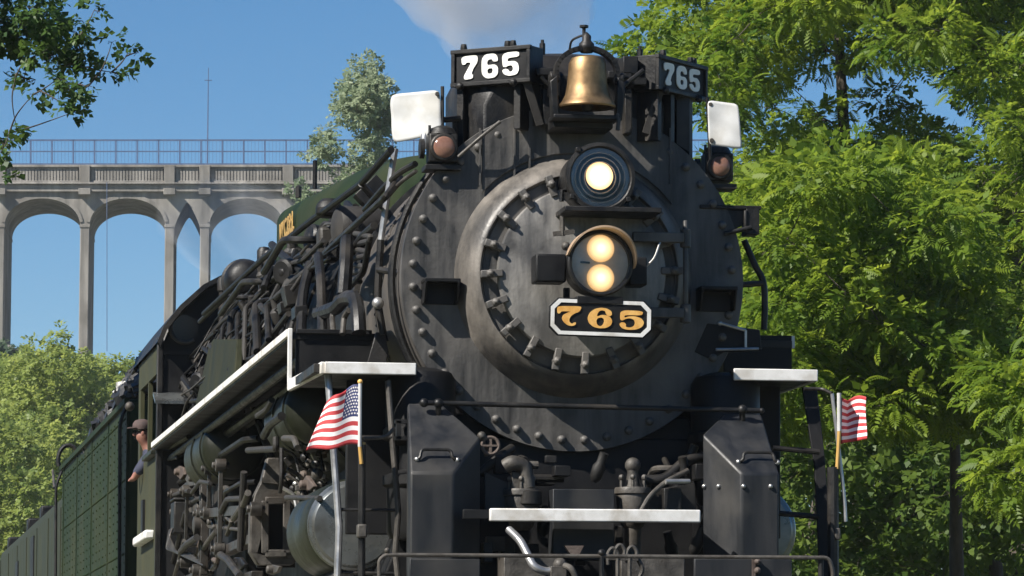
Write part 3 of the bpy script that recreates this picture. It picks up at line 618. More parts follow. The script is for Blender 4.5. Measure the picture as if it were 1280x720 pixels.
for i in range(34):
    x, y = random.uniform(604, 876), random.uniform(566, 634) if i % 3 else random.uniform(655, 700); Y = random.uniform(-.62, -.2); c = pk(x, y, Y=Y); k = random.random(); m = MB()
    if k < .35: m.box(c, (random.uniform(.05, .16), random.uniform(.05, .2), random.uniform(.04, .14))); nm = 'bracket'
    elif k < .6: m.lathe([(.02, -.08), (.04, -.05), (.045, .02), (.03, .05), (.03, .12)], c, (random.uniform(-.4, .4), -.3, 1), 12); nm = 'valve'
    else: q = c + V(random.uniform(-.35, .35), random.uniform(-.1, .2), random.uniform(-.12, .12)); m.tube(bend([c, V(q.x, c.y, c.z), q, q + V(0, .2, random.uniform(-.2, .1))], .06), random.uniform(.012, .026), 9); nm = 'pipe'
    P(m, nm, random.choice(('black', 'black', 'black_plain', 'steel')), bevel=.005 if nm == 'bracket' else 0)
# white step plank with bracket
a, b = pk(612, 643.5, Y=-1.05), pk(875, 645.5, Y=-1.05); sp = P(MB().bar(a, b, .05, .082), 'step_plank', 'white', bevel=.008)
P(MB().box(((a.x+b.x)/2, -.9, (a.z+b.z)/2), (b.x-a.x-.06, .26, .06)).box(pk(596, 643, Y=-.98), (.18, .05, .06)), 'plank_bracket', 'black_plain', sp, bevel=.004)
# lower rail across the pilot
a, b = pk(482, 693.5, Y=-1.72), pk(1012, 697, Y=-1.72)
P(MB().tube(bend([pk(474, 740, Y=-1.72), pk(474, 700, Y=-1.72), a, b, pk(1036, 697, Y=-1.72), pk(1041, 712, Y=-1.72), pk(1041, 740, Y=-1.72)], .06), .013, 10).ball(pk(484, 688, Y=-1.72), .018), 'pilot_rail', 'steel')
P(MB().tube([pk(752, 740, Y=-1.72), pk(752, 694, Y=-1.72)], .014, 10).ball(pk(752, 691, Y=-1.72), .024), 'rail_post', 'black'); P(MB().tube([pk(1026, 740, Y=-1.7), pk(1026, 698, Y=-1.7)], .018, 10), 'rail_post', 'black')
P(MB().tube(smooth([pk(636, 662, Y=-1.1), pk(650, 676, Y=-1.2), pk(659, 692, Y=-1.25), pk(668, 708, Y=-1.3), pk(684, 714, Y=-1.3), pk(700, 710, Y=-1.3)]), .026, 12), 'air_hose', 'bright_steel'); P(MB().tube(smooth([pk(706, 707, Y=-1.4), pk(714, 711, Y=-1.45), pk(720, 724, Y=-1.45), pk(722, 740, Y=-1.45)]), .02, 10), 'air_hose', 'steel')
P(MB().ball(pk(700, 706, Y=-1.3), .045).box(pk(697, 716, Y=-1.3), (.10, .1, .08)), 'hose_valve', 'steel', bevel=.004)
plate_px(630, 694, 704, 745, -1.05, .3, 'buffer_casting', 'steel'); plate_px(776, 696, 856, 745, -1.05, .3, 'buffer_casting', 'steel'); plate_px(868, 698, 990, 745, -1.1, .04, 'pilot_plate', 'shield'); plate_px(512, 698, 600, 745, -1.1, .04, 'pilot_plate', 'shield')
m = MB(); m.prism([pk(706, 682, Y=-1.0), pk(730, 682, Y=-1.0), pk(722, 698, Y=-1.0), pk(714, 694, Y=-1.0)], (0, .05, 0)); P(m, 'lug', 'rust')
m = MB()                                         # coupler pin-lifter cluster
for x, y in ((766, 692), (775, 688), (790, 690)):
    a = pk(x, y, Y=-1.4); m.tube(smooth([a + V(-.03, 0, -.07), a + V(-.03, 0, .0), a + V(0, 0, .035), a + V(.03, 0, .0), a + V(.02, 0, -.05)]), .012, 8)
for x in (772, 787): m.tube([pk(x, 697, Y=-1.42), pk(x, 740, Y=-1.42)], .013, 8)
m.bar(pk(760, 697, Y=-1.4), pk(797, 698, Y=-1.4), .05, .03); m.tube(smooth([pk(797, 698, Y=-1.4), pk(803, 712, Y=-1.4), pk(796, 726, Y=-1.4)]), .014, 8)
P(m, 'pin_lifter', 'steel')
for x in (978, 981): pass
m = MB(); 
for y in (702, 713): m.ball(pk(947, y, Y=-1.13), .022, 8)
m.bar(pk(942, 694, Y=-1.12), pk(942, 740, Y=-1.12), .02, .02, (0, 1, 0)); P(m, 'step_bolts', 'rust')
# --- valve chests with polished front covers, cylinders under them
for s in (-1, 1):
    c = pk(442, 657, Y=.72) if s < 0 else V(1.36, .72, 1.6)
    if s < 0: cx0 = c.copy()
    else: c = V(-cx0.x, .72, cx0.z)
    ch = P(MB().lathe([(.31, .06), (.322, .10), (.322, 1.25), (.31, 1.28)], c, (0, 1, 0), 48), 'valve_chest', 'olive')
    P(MB().lathe([(.308, .09), (.308, .03), (.30, .015), (.283, .01), (.278, .0), (.265, -.012), (.12, -.022), (0, -.024)], c, (0, 1, 0), 56), 'front_cover', 'casing', ch)
    P(MB().ball(c + V(.03*1, -.03, .045), .03, 10), 'cover_plug', 'bright_steel', ch)
    P(MB().lathe([(.43, .0), (.46, .04), (.46, 1.25), (.43, 1.3)], (s*1.15, .75, .95), (0, 1, 0), 40), 'cylinder', 'black')
# --- front ladders: rails, rungs, flag posts
def pole(pts, r, name, mat, parent=LOCO, n=10): return P(MB().tube(pts, r, n), name, mat, parent)
lad = pole([pk(410, 468, Y=-.2), pk(417, 560, Y=-.3), pk(424, 660, Y=-.35), pk(421, 745, Y=-.4)], .024, 'ladder_rail', 'bright_steel')
pole([pk(485, 476, Y=-.3), pk(490, 545, Y=-.35), pk(498, 640, Y=-.4), pk(494, 690, Y=-.4), pk(500, 745, Y=-.4)], .02, 'ladder_rail', 'steel')
for x0, x1, y in ((414, 490, 546), (424, 497, 637), (424, 500, 716)): pole([pk(x0, y, Y=-.33), pk(x1, y+1, Y=-.36)], .012, 'ladder_rung', 'black', lad)
pole(bend([pk(455, 548, Y=-.5), pk(482, 547, Y=-.5), pk(492, 536, Y=-.5)], .04), .012, 'flag_bracket', 'steel')
pole([pk(452.5, 556, Y=-.6), pk(452, 745, Y=-.6)], .024, 'flag_post', 'black')
plate_px(447, 655, 459, 672, -.66, .08, 'post_clamp', 'steel', bev=.01)
ladr = P(MB().prism([pk(1003, 484, Y=-.2), pk(1021, 484, Y=-.2), pk(1030, 560, Y=-.25), pk(1045, 745, Y=-.4), pk(1026, 745, Y=-.4), pk(1018, 580, Y=-.25)], (0, .03, 0)), 'ladder_rail', 'black_plain', bevel=.004)
for y in (560, 641): pole([pk(966, y, Y=-.3), pk(1024, y+5, Y=-.3)], .019, 'ladder_rung', 'black', ladr)
pole([pk(1041, 584, Y=-.6), pk(1041.5, 745, Y=-.6)], .038, 'flag_post', 'black'); plate_px(1044, 660, 1051, 675, -.66, .06, 'post_clamp', 'steel', bev=.008)
pole(smooth([pk(1040, 492, Y=-.6), pk(1047, 550, Y=-.6), pk(1055, 620, Y=-.6), pk(1057, 652, Y=-.6)]), .012, 'flag_stay', 'bright_steel')
pole(bend([pk(1005, 486, Y=-.5), pk(1028, 486, Y=-.5), pk(1040, 492, Y=-.6)], .04), .012, 'flag_bracket', 'black')
# --- sandbox casing on the boiler with the lettering
secs = []
for Y, w_, zt, rc in ((3.3, .40, 4.42, .25), (3.7, .66, 4.50, .26), (4.6, .80, 4.58, .30), (6.2, .90, 4.68, .30), (8.2, .94, 4.74, .22), (9.9, .955, 4.79, .12), (10.1, .955, 4.79, .11)):
    ring = [(-w_, 3.75), (-w_, zt-rc*1.3)]
    for t in np.linspace(0, 90, 6)[1:]:
        a = math.radians(t); ring.append((-w_ + rc*(1-math.cos(a)), zt - rc*1.3*(1-math.sin(a)) + 0))
    ring += [(0, zt+.02)]; ring += [(-x, z) for x, z in ring[:-1]][::-1]; secs.append([(x, Y, z) for x, z in ring])
n = len(secs[0]); m = MB(); m.add([p for s in secs for p in s], [(j*n+i, j*n+i+1, (j+1)*n+i+1, (j+1)*n+i) for j in range(len(secs)-1) for i in range(n-1)] + [tuple(range(n)), tuple((len(secs)-1)*n+i for i in range(n))[::-1]])
sand = P(m, 'sandbox', 'tender_green', bevel=.01)
P(MB().bar((-.965, 5.2, 4.16), (-.97, 10.05, 4.16), .02, .04), 'moulding', 'olive', sand)
cv = bpy.data.curves.new('lettering', 'FONT'); cv.body = 'N.Y.C.&St.L.'; cv.align_x = 'CENTER'; cv.align_y = 'CENTER'; cv.size = .235; cv.extrude = .004; cv.offset = .006
to = bpy.data.objects.new('lettering', cv); COL.objects.link(to); bpy.context.view_layer.update()
me = bpy.data.meshes.new_from_object(to); bpy.data.objects.remove(to); me.materials.append(MATS['gold_dull'])
lt = bpy.data.objects.new('lettering', me); COL.objects.link(lt); lt.rotation_euler = (math.pi/2, 0, -math.pi/2); lt.scale = (1.0, 1.05, 1)
lp = pk(359, 286, X=-.965); lt.location = lp + V(-.006, 0, 0); adopt(lt, sand)
P(MB().lathe([(.022, 0), (.022, .26), (0, .27)], pk(393.5, 236, X=-.45), (0, 0, 1), 10), 'whistle_pipe', 'black_plain', sand); P(MB().lathe([(.03, 0), (.03, .1), (0, .12)], pk(373, 247, X=-.6), (0, 0, 1), 10), 'sand_hatch', 'black', sand)
# turret dome and safety valves behind it
c = pk(306, 350, Y=12.2)
dm = P(MB().lathe([(0, -.20), (.10, -.19), (.16, -.15), (.19, -.06), (.19, .10), (.21, .11), (.21, .16), (.16, .18), (.16, .45), (.1, .5)], c, (0, 1, 0), 32).box(c + V(.1, .1, -.3), (.3, .5, .3)), 'dynamo', 'black', smooth=40)
for x, y, Y in ((330, 336, 11.0), (336, 340, 10.8), (280, 372, 13.4)):
    P(MB().lathe([(.05, -.5), (.05, .0), (.065, .02), (.065, .12), (.045, .15), (0, .16)], pk(x, y-6, Y=Y), (0, 0, 1), 16), 'safety_valve', 'black')
P(MB().tube([pk(268, 372, X=-.9) + V(.1*math.cos(t), 0, .10*math.sin(t)) for t in np.linspace(0, 3.4, 12)], .02, 8), 'lifting_eye', 'black'); P(MB().tube([pk(242, 380, X=-1.1) + V(.05*math.cos(t), 0, .05*math.sin(t)) for t in np.linspace(0, 5, 12)], .012, 8), 'lifting_eye', 'steel')

# --- pipework along the boiler (picture's left side, and a plain set on the other)
def lpipe(pts, r, mat='black', name='pipe'): return P(MB().tube(bend(pts, .12), r, 9), name, mat)
def onb(px, py, r, it=40):
    """point where a pixel's ray first meets a boiler-coaxial cylinder of radius r"""
    d = ray(px, py); ox, oz = CAM.x, CAM.z - BZ; a = d.x*d.x + d.z*d.z; b = 2*(ox*d.x + oz*d.z); c = ox*ox + oz*oz - r*r
    q = b*b - 4*a*c
    t = (-b - math.sqrt(max(q, 0))) / (2*a); return CAM + d*t
# the two long handrail pipes from the smokebox shoulder back to the cab
h0 = pk(489, 187, Y=.45); hx = h0.x
main = lpipe([h0, pk(450, 231, X=hx-.04), pk(394, 272, X=hx-.10), pk(330, 322, X=hx-.22), pk(255, 392, X=hx-.30)], .025, 'black_plain', 'boiler_handrail')
lpipe([pk(452, 230, X=hx-.04), pk(470, 251, X=hx+.1), pk(478, 258, X=hx+.25)], .026)
k0 = pk(482, 246, X=-1.22)
lpipe([pk(500, 222, X=-1.05), k0, pk(418, 305, X=-1.26), pk(352, 372, X=-1.33), pk(275, 440, X=-1.42)], .024, 'black', 'boiler_handrail')
# silver stanchion pipe beside the smokebox
lpipe([pk(494, 186, Y=.75), pk(484, 246, Y=.75), pk(476, 300, Y=.75)], .022, 'bright_steel', 'stanchion')
lpipe([pk(476, 300, Y=.75), pk(473, 345, Y=.75), pk(472, 378, Y=.75), pk(479, 418, Y=.75)], .026, 'black', 'stanchion')
P(MB().ball(pk(472.5, 379, Y=.73), .042), 'pipe_union', 'bright_steel'); P(MB().tube([pk(473, 337, Y=.73), pk(500, 341, Y=.4)], .022, 8), 'stanchion_bracket', 'black')
m = MB(); m.prism([pk(470, 415, Y=.78), pk(481, 416, Y=.78), pk(486, 440, Y=.78), pk(482, 458, Y=.78), pk(458, 458, Y=.78)], (0, .03, 0)); P(m, 'brace_plate', 'soot_and_shade', bevel=.006)
# curved pipes hugging the smokebox front edge
for dy, r in ((.30, .022), (.42, .016)):
    P(MB().tube([Bp(t, 1.17, dy) for t in np.linspace(28, 118, 24)], r, 8), 'pipe', 'black')
lpipe([pk(519, 205, Y=.25), pk(500, 215, Y=.5), pk(478, 236, Y=1.0), pk(456, 262, Y=1.8)], .022); lpipe([pk(520, 214, Y=.25), pk(500, 228, Y=.5), pk(480, 252, Y=.9)], .014, 'steel')
# cooling coil (zigzag) on the boiler flank
zz = []
for i in range(7):
    t = i/6; zz += [pk(430 + 14*t*1.0 + (0 if i % 2 else 20), 352 - 56*t, X=-1.24 - .0*t), pk(430 + 14*t + (20 if i % 2 else 0), 352 - 56*t - 4, X=-1.24)]
lpipe(zz, .020, 'soot_and_shade', 'cooling_coil'); lpipe([pk(426, 362, X=-1.26), pk(428, 335, X=-1.26), pk(452, 296, X=-1.24), pk(468, 282, X=-1.22)], .028); lpipe([pk(434, 362, X=-1.27), pk(455, 340, X=-1.25), pk(462, 300, X=-1.24)], .022)
# air pump / feed pump group above the running board
fp = P(MB().lathe([(.06, -.02), (.13, 0), (.155, .04), (.155, .30), (.13, .34), (.05, .36)], pk(421, 283, X=-1.22), (1, .25, 0), 28), 'feed_pump', 'soot_and_shade')
P(MB().box(pk(410, 306, X=-1.18), (.16, .22, .26)).lathe([(.1, 0), (.1, .1), (.05, .14)], pk(411, 272, X=-1.2), (0, 0, 1), 16), 'pump_body', 'black', fp, bevel=.03)
lpipe([pk(434, 300, X=-1.3), pk(433, 330, X=-1.34), pk(430, 368, X=-1.36)], .05, 'black'); lpipe([pk(398, 392, X=-1.4), pk(420, 385, X=-1.4), pk(432, 372, X=-1.38), pk(444, 372, X=-1.36), pk(448, 392, X=-1.36), pk(449, 416, X=-1.36)], .05, 'black', 'exhaust_pipe')
lpipe([pk(403, 418, X=-1.42), pk(401, 350, X=-1.4), pk(398, 320, X=-1.34)], .035, 'black'); lpipe([pk(417, 418, X=-1.44), pk(415, 396, X=-1.42), pk(420, 380, X=-1.4)], .02, 'steel'); lpipe([pk(428, 418, X=-1.44), pk(430, 396, X=-1.42), pk(436, 388, X=-1.4)], .02, 'steel')
lpipe([pk(376, 420, X=-1.42), pk(378, 368, X=-1.38), pk(388, 330, X=-1.3)], .04, 'black_plain'); lpipe([pk(386, 345, X=-1.25), pk(352, 318, X=-1.1), pk(340, 306, X=-1.05)], .035, 'black_plain')
lpipe([pk(402, 314, X=-1.28), pk(392, 332, X=-1.3), pk(366, 352, X=-1.36), pk(345, 372, X=-1.4)], .026, 'soot_and_shade'); 
m = MB()
for i in range(7): m.ball(pk(404 - i*.8, 352 + i*6.2, X=-1.32), .028, 8)
P(m, 'bolt_row', 'steel')
# turret pipes falling to the firebox and down past the cab front
for i, (xa, ya, xb, yb) in enumerate(((300, 385, 284, 470), (308, 386, 296, 462), (318, 378, 305, 452), (330, 378, 322, 440), (344, 382, 336, 425), (290, 400, 272, 478), (352, 340, 330, 360), (300, 372, 250, 402), (372, 300, 330, 340), (322, 352, 276, 392))):
    a = pk(xa, ya, X=-1.28 - .02*i % .1); b = pk(xb, yb, X=-1.46); c = a.lerp(b, .18) + V(-.06, 0, .05)
    lpipe([a + V(.3, .1, .02), a, c, b], (.03, .024, .022, .036, .026, .02, .03, .024, .03, .028)[i], ('black', 'black', 'soot_and_shade', 'black', 'black', 'black_plain', 'black', 'black', 'black', 'black')[i])
# olive firebox side panels
m = MB(); m.prism([pk(266, 424, X=-1.5), pk(296, 424, X=-1.5), pk(293, 470, X=-1.56), pk(256, 502, X=-1.56), pk(250, 500, X=-1.56)], (.06, 0, 0)); P(m, 'firebox_panel', 'panel_olive', bevel=.01)
m = MB(); m.prism([pk(262, 430, X=-1.46), pk(268, 424, X=-1.46), pk(252, 500, X=-1.5), pk(244, 508, X=-1.5)], (.05, 0, 0)); P(m, 'firebox_panel', 'panel_olive')
# sundry fittings scattered along the flank: unions, cocks, brackets, short elbows
random.seed(21)
for i in range(64):
    Y = random.uniform(3.2, 14.5); th = random.uniform(42, 96); r = 1.22 + .008*(Y) + random.uniform(.02, .16); c = Bp(th, r, Y); k = random.random()
    m = MB()
    if k < .3: m.lathe([(.03, -.1), (.055, -.05), (.06, .03), (.035, .06), (.03, .14), (0, .15)], c, (random.uniform(-.6, .3), random.uniform(-.6, .6), .9), 12); nm = 'valve'
    elif k < .55: m.box(c, (random.uniform(.06, .16), random.uniform(.1, .28), random.uniform(.08, .22)), Matrix.Rotation(math.radians(th), 3, 'Y')); nm = 'bracket'
    elif k < .85:
        q = Bp(th + random.uniform(10, 32), r + random.uniform(-.02, .08), Y + random.uniform(-.5, .5)); q2 = Bp(th - 6, r + .08, Y + random.uniform(.3, 1.1)); m.tube(bend([q2, c, q], .14), random.uniform(.016, .034), 8); nm = 'pipe'
    else: m.lathe([(.09, -.06), (.11, -.04), (.11, .04), (.09, .06)], c, (random.uniform(-1, -.3), random.uniform(-.8, 0), random.uniform(-.2, .4)), 18); m.ball(c, .07); nm = 'check_valve'
    P(m, nm, random.choice(('black', 'black', 'black_plain', 'soot_and_shade')), bevel=.006 if nm == 'bracket' else 0)
for i in range(6):
    th = 46 + i*8; r = 1.27 + (i % 3)*.05
    P(MB().tube(smooth([Bp(th + 3*math.sin(Y*1.3 + i), r + Y*.008, Y) for Y in np.linspace(3 + i*.35, 14.3 - .5*(i % 2), 10)], 3), (.018, .028, .02, .034, .016, .024)[i], 8), 'pipe', 'black' if i % 2 else 'soot_and_shade')
for i in range(4):
    th = -52 - i*11; P(MB().tube([Bp(th, 1.3, 1.5), Bp(th, 1.38, 14)], .028, 8), 'pipe', 'black')

# fine copper lines, conduits and rods threaded between the big pipes
random.seed(33)
for i in range(46):
    Y = random.uniform(2.2, 13.6); th = random.uniform(48, 88); r = 1.26 + .01*Y + random.uniform(.03, .14); L = random.uniform(.6, 3.2); q = [Bp(th, r, Y), Bp(th + random.uniform(-3, 3), r + .03, Y + L*.5), Bp(th + random.uniform(-4, 8), r + random.uniform(0, .05), Y + L)]
    if i % 2: q += [Bp(th + random.uniform(15, 30), r + .05, Y + L + random.uniform(-.1, .2))]
    lpipe(q, random.uniform(.007, .015), random.choice(('black', 'black', 'black_plain', 'steel')))
for x, z, r in ((-1.62, -.13, .03), (-1.55, -.10, .02), (-1.45, -.16, .04), (-1.33, -.12, .03)):
    P(MB().tube([(x, f2.y+.3, ZR+z), (x+.02, endY-.2, ZR+z)], r, 8), 'pipe', 'black', rboard)
# --- beneath the running board: air tanks, guide yoke, links, rods, castings
def tank(c, r, L, mat='olive'):
    t = P(MB().lathe([(0, -.10), (r*.45, -.085), (r*.8, -.045), (r*.97, 0), (r, .03), (r, L), (r*.9, L+.05), (0, L+.09)], c, (0, 1, 0), 40), 'air_tank', mat)
    for y in (.12, L*.55): P(MB().lathe([(r+.004, y), (r+.014, y), (r+.014, y+.05), (r+.004, y+.05)], c, (0, 1, 0), 40), 'strap', mat, t)
    return t
tank(pk(292, 559, X=-1.38), .275, 1.9); tank(pk(402, 512, X=-1.24), .27, 1.6)
yoke = MB(); YO = pk(318, 640, X=-1.55).y
def yk(x, y): return pk(x, y, Y=YO)
o_ = [(327, 600), (334, 572), (349, 572), (353, 596), (362, 606), (362, 622), (372, 622), (372, 700), (366, 706), (322, 706), (312, 690), (313, 640), (318, 618)]
i_ = [(331, 626), (358, 626), (358, 692), (331, 692)]
loops = [[Vector((x, y, 0)) for x, y in q] for q in (o_, i_)]; tr = tessellate_polygon(loops); pts = [yk(x, y) for q in (o_, i_) for x, y in q]; n = len(pts)
fs_ = [tuple(t) for t in tr] + [tuple(i+n for i in t)[::-1] for t in tr]; k = 0
for q in (o_, i_):
    L = len(q); fs_ += [(k+i, k+(i+1) % L, n+k+(i+1) % L, n+k+i) for i in range(L)]; k += L
yoke.add(pts + [p + V(0, .16, 0) for p in pts], fs_); gy_ = P(yoke, 'guide_yoke', 'steel', bevel=.012, smooth=25)
m = MB(); rim = [yk(331, 626), yk(358, 626), yk(358, 692), yk(331, 692)]
for a, b in zip(rim, rim[1:] + rim[:1]): m.bar(a + V(0, -.03, 0), b + V(0, -.03, 0), .06, .03, (0, 1, 0))
P(m, 'yoke_rim', 'steel', gy_, bevel=.008); P(MB().bar(yk(327, 600), yk(356, 603), .05, .04), 'yoke_rib', 'steel', gy_)
P(MB().box(pk(345, 660, Y=YO+.2), (.30, .05, .62)), 'yoke_shade', 'black_plain')  # black sheet added behind the yoke opening to make its shade
rods = [((310, 563), (345, 561), (345, 546), .032, 'steel'), ((305, 590), (302, 640), (300, 688), .035, 'black'), ((308, 606), (308, 650), (304, 680), .02, 'steel'), ((358, 622), (372, 622), (400, 623), .024, 'steel'), ((276, 640), (284, 624), (306, 623), .03, 'steel'), ((292, 648), (306, 628), (310, 616), .034, 'steel'), ((276, 640), (290, 652), (284, 668), .026, 'steel'),
        ((240, 616), (250, 602), (263, 604), .024, 'steel'), ((262, 604), (262, 640), (268, 660), .02, 'steel'), ((214, 620), (232, 614), (236, 614), .026, 'bright_steel'), ((226, 690), (234, 680), (246, 672), .04, 'steel'), ((250, 694), (258, 680), (270, 664), .03, 'steel'), ((218, 720), (226, 692), (230, 676), .024, 'steel'), ((232, 640), (222, 680), (212, 720), .03, 'black'), ((210, 660), (206, 690), (200, 720), .034, 'black'), ((202, 600), (206, 575), (222, 572), .02, 'steel'), ((200, 566), (220, 555), (236, 546), .03, 'soot_and_shade'), ((270, 690), (285, 700), (300, 720), .04, 'black'), ((280, 660), (300, 662), (306, 664), .02, 'steel'),
        ((355, 548), (368, 548), (372, 560), .03, 'steel'), ((352, 560), (352, 600), (350, 615), .02, 'steel'), ((322, 520), (334, 512), (340, 500), .03, 'black'), ((330, 545), (338, 530), (352, 520), .04, 'black'), ((240, 520), (270, 500), (300, 480), .03, 'black')]
for a, b, c, r, mt in rods:
    X = -1.52 - random.uniform(0, .1); lpipe([pk(*a, X=X), pk(*b, X=X), pk(*c, X=X)], r*.8, mt if random.random() < .55 else 'soot_and_shade', 'rod')  # about half the rods darkened, shade under the board put into their colour
lpipe([pk(258, 600, X=-1.45), pk(256, 660, X=-1.5), pk(246, 700, X=-1.5)], .03, 'rust', 'rod')
# cast links and levers of the valve gear: small shaped plates and knuckles
random.seed(5)
def lever(cx, cy, w_, h_, X, mat, nm):
    q = []; k = random.choice((5, 6, 7)); ph = random.uniform(0, 6)
    for i in range(k):
        a = ph + 2*math.pi*i/k; rr = random.uniform(.62, 1.1); q.append(pk(cx + w_*rr*math.cos(a), cy + h_*rr*math.sin(a), X=X))
    m = MB(); m.prism(q, (-.03, 0, 0)); c = pk(cx, cy, X=X)
    m.lathe([(.02, -.08), (.032, -.07), (.032, -.0)], c, (1, 0, 0), 12); return P(m, nm, mat, bevel=.006)
for cx, cy, w_, h_, mt in ((246, 598, 12, 14, 'steel'), (244, 630, 12, 18, 'steel'), (270, 652, 14, 14, 'steel'), (284, 612, 8, 8, 'steel'), (388, 606, 10, 12, 'rust'), (228, 590, 9, 12, 'rust'), (222, 640, 8, 14, 'steel'), (300, 704, 12, 14, 'black'), (346, 712, 10, 8, 'steel')): lever(cx, cy, w_*.9, h_*.9, -1.46 - random.uniform(0, .08), mt, 'valve_gear_link')
random.seed(11)
for i in range(46):        # lubricator lines, cocks and bolts ahead of the yoke
    x, y = random.uniform(356, 408), random.uniform(556, 624); Y = YO - random.uniform(.3, 1.8); c = pk(x, y, Y=Y); m = MB(); k = random.random()
    if k < .45: m.box(c, (random.uniform(.03, .09), random.uniform(.04, .1), random.uniform(.03, .08)), Matrix.Rotation(random.uniform(-.7, .7), 3, 'Y'))
    elif k < .75: m.ball(c, random.uniform(.025, .045), 8)
    else: m.tube(bend([c + V(-.1, 0, .05), c, c + V(.03, -.05, -.16)], .04), random.uniform(.01, .018), 7)
    P(m, 'lubricator_fitting', random.choice(('steel', 'steel', 'bright_steel', 'black', 'rust')), bevel=.004 if k < .45 else 0)
for i in range(12):
    x, y = random.uniform(205, 300), random.uniform(585, 718); X = -1.50 + random.uniform(-.06, .12); c = pk(x, y, X=X); m = MB(); k = random.random()
    if k < .3: m.box(c, (random.uniform(.03, .06), random.uniform(.08, .3), random.uniform(.04, .09)), Matrix.Rotation(random.uniform(-.8, .8), 3, 'X'))
    elif k < .5: m.lathe([(.02, -.06), (.042, -.04), (.042, .04), (.02, .07)], c, (1, random.uniform(-.6, .6), random.uniform(-.4, .4)), 12)
    else: m.tube(bend([c + V(0, -.3, random.uniform(-.2, .2)), c, c + V(0, .35, random.uniform(-.25, .2))], .06), random.uniform(.014, .03), 8)
    P(m, 'motion_fitting', random.choice(('steel', 'soot_and_shade', 'soot_and_shade', 'black', 'rust')), bevel=.006 if k < .3 else 0)  # darker entries put the shade below the running board into the colour
# valve gear: slotted link in its bracket, radius and reach rods, hangers, crosshead guides, lubricator
XG = -1.50
def rod(a, b, w_, h_, nm='rod', mat='gear_steel'):
    a, b = V(*a), V(*b); m = MB(); m.bar(a, b, w_, h_)
    for e in (a, b): m.lathe([(.03, -.05), (.055, -.045), (.055, .045), (.03, .05)], e, (1, 0, 0), 16); m.lathe([(.022, -.075), (.028, -.07), (.028, .07)], e, (1, 0, 0), 8)
    return P(m, nm, mat, bevel=.004)
lk = MB(); cy_, cz_ = 13.2, 2.02
for rr in (2.42, 2.58):
    pts = [V(XG-.02, cy_ - rr*math.cos(t), cz_ + rr*math.sin(t)) for t in np.linspace(-.17, .17, 9)]
    for a, b in zip(pts[:-1], pts[1:]): lk.bar(a, b + (b-a)*.1, .07, .05, (0, 1, 0))
for t in (-.17, .17): lk.bar(V(XG-.02, cy_ - 2.40*math.cos(t), cz_ + 2.4*math.sin(t)), V(XG-.02, cy_ - 2.60*math.cos(t), cz_ + 2.6*math.sin(t)), .08, .07)
P(lk, 'expansion_link', 'gear_steel', bevel=.006)
P(MB().prism([(XG+.06, 10.2, 2.62), (XG+.06, 11.4, 2.62), (XG+.06, 11.1, 1.9), (XG+.06, 10.75, 1.62), (XG+.06, 10.4, 1.9)], (.04, 0, 0)), 'link_bracket', 'soot_and_shade', bevel=.01)
P(MB().lathe([(.05, -.12), (.09, -.11), (.09, .0)], (XG, 10.7, 2.02), (1, 0, 0), 20), 'trunnion', 'gear_steel')
rod((XG-.05, 5.6, 1.92), (XG-.05, 10.68, 2.12), .03, .08, 'radius_rod'); rod((XG-.02, 10.5, 2.50), (XG-.02, 15.2, 2.42), .03, .07, 'reach_rod'); rod((XG-.07, 10.75, 1.62), (XG-.07, 12.4, 1.42), .04, .10, 'eccentric_rod')
rod((XG-.07, 9.6, 2.46), (XG-.07, 9.7, 2.08), .03, .05, 'lifting_link'); rod((XG-.08, 8.4, 2.42), (XG-.08, 8.45, 1.72), .035, .06, 'combination_lever'); rod((XG-.05, 12.2, 2.40), (XG-.05, 12.35, 1.75), .03, .05, 'hanger'); rod((XG-.05, 13.6, 2.44), (XG-.05, 13.9, 1.70), .035, .06, 'hanger')
for z in (1.42, 1.72): P(MB().bar((XG+.02, 6.2, z), (XG+.02, 9.4, z), .10, .08), 'guide_bar', 'gear_steel', bevel=.008)
lb = P(MB().box((XG-.02, 12.9, 2.18), (.22, .42, .30)).box((XG-.02, 12.9, 2.35), (.24, .44, .03)), 'lubricator', 'black', bevel=.012)
for i in range(6): P(MB().tube(bend([(XG-.14, 12.72 + i*.07, 2.08), (XG-.17, 12.72 + i*.07, 2.0 - .02*i), (XG-.12, 12.5 + i*.02, 1.85), (XG-.05, 11.6 - .25*i, 1.80 - .03*i)], .06), .010, 7), 'oil_line', 'gear_steel', lb)
for i, (z, y0, y1, r) in enumerate(((2.56, 7.0, 14.8, .028), (2.30, 11.4, 15.0, .022), (1.92, 12.2, 15.2, .03), (1.62, 11.2, 15.2, .024), (2.22, 7.2, 9.2, .02))): P(MB().tube(bend([(XG+.1, y0, z), (XG-.0, y0+.2, z), (XG-.0, y1-.3, z), (XG+.05, y1, z-.25)], .1), r, 9), 'pipe', ('black', 'soot_and_shade', 'black', 'gear_steel', 'black')[i])
# dark interior: frame, firebox, ash pan
P(MB().box((0, 8.6, 1.35), (2.1, 13.2, 1.2)).box((0, 12.2, 2.3), (2.5, 5.2, 1.6)).box((0, 6, 2.0), (1.5, 7, .8)), 'frame', 'black_plain', bevel=.03)
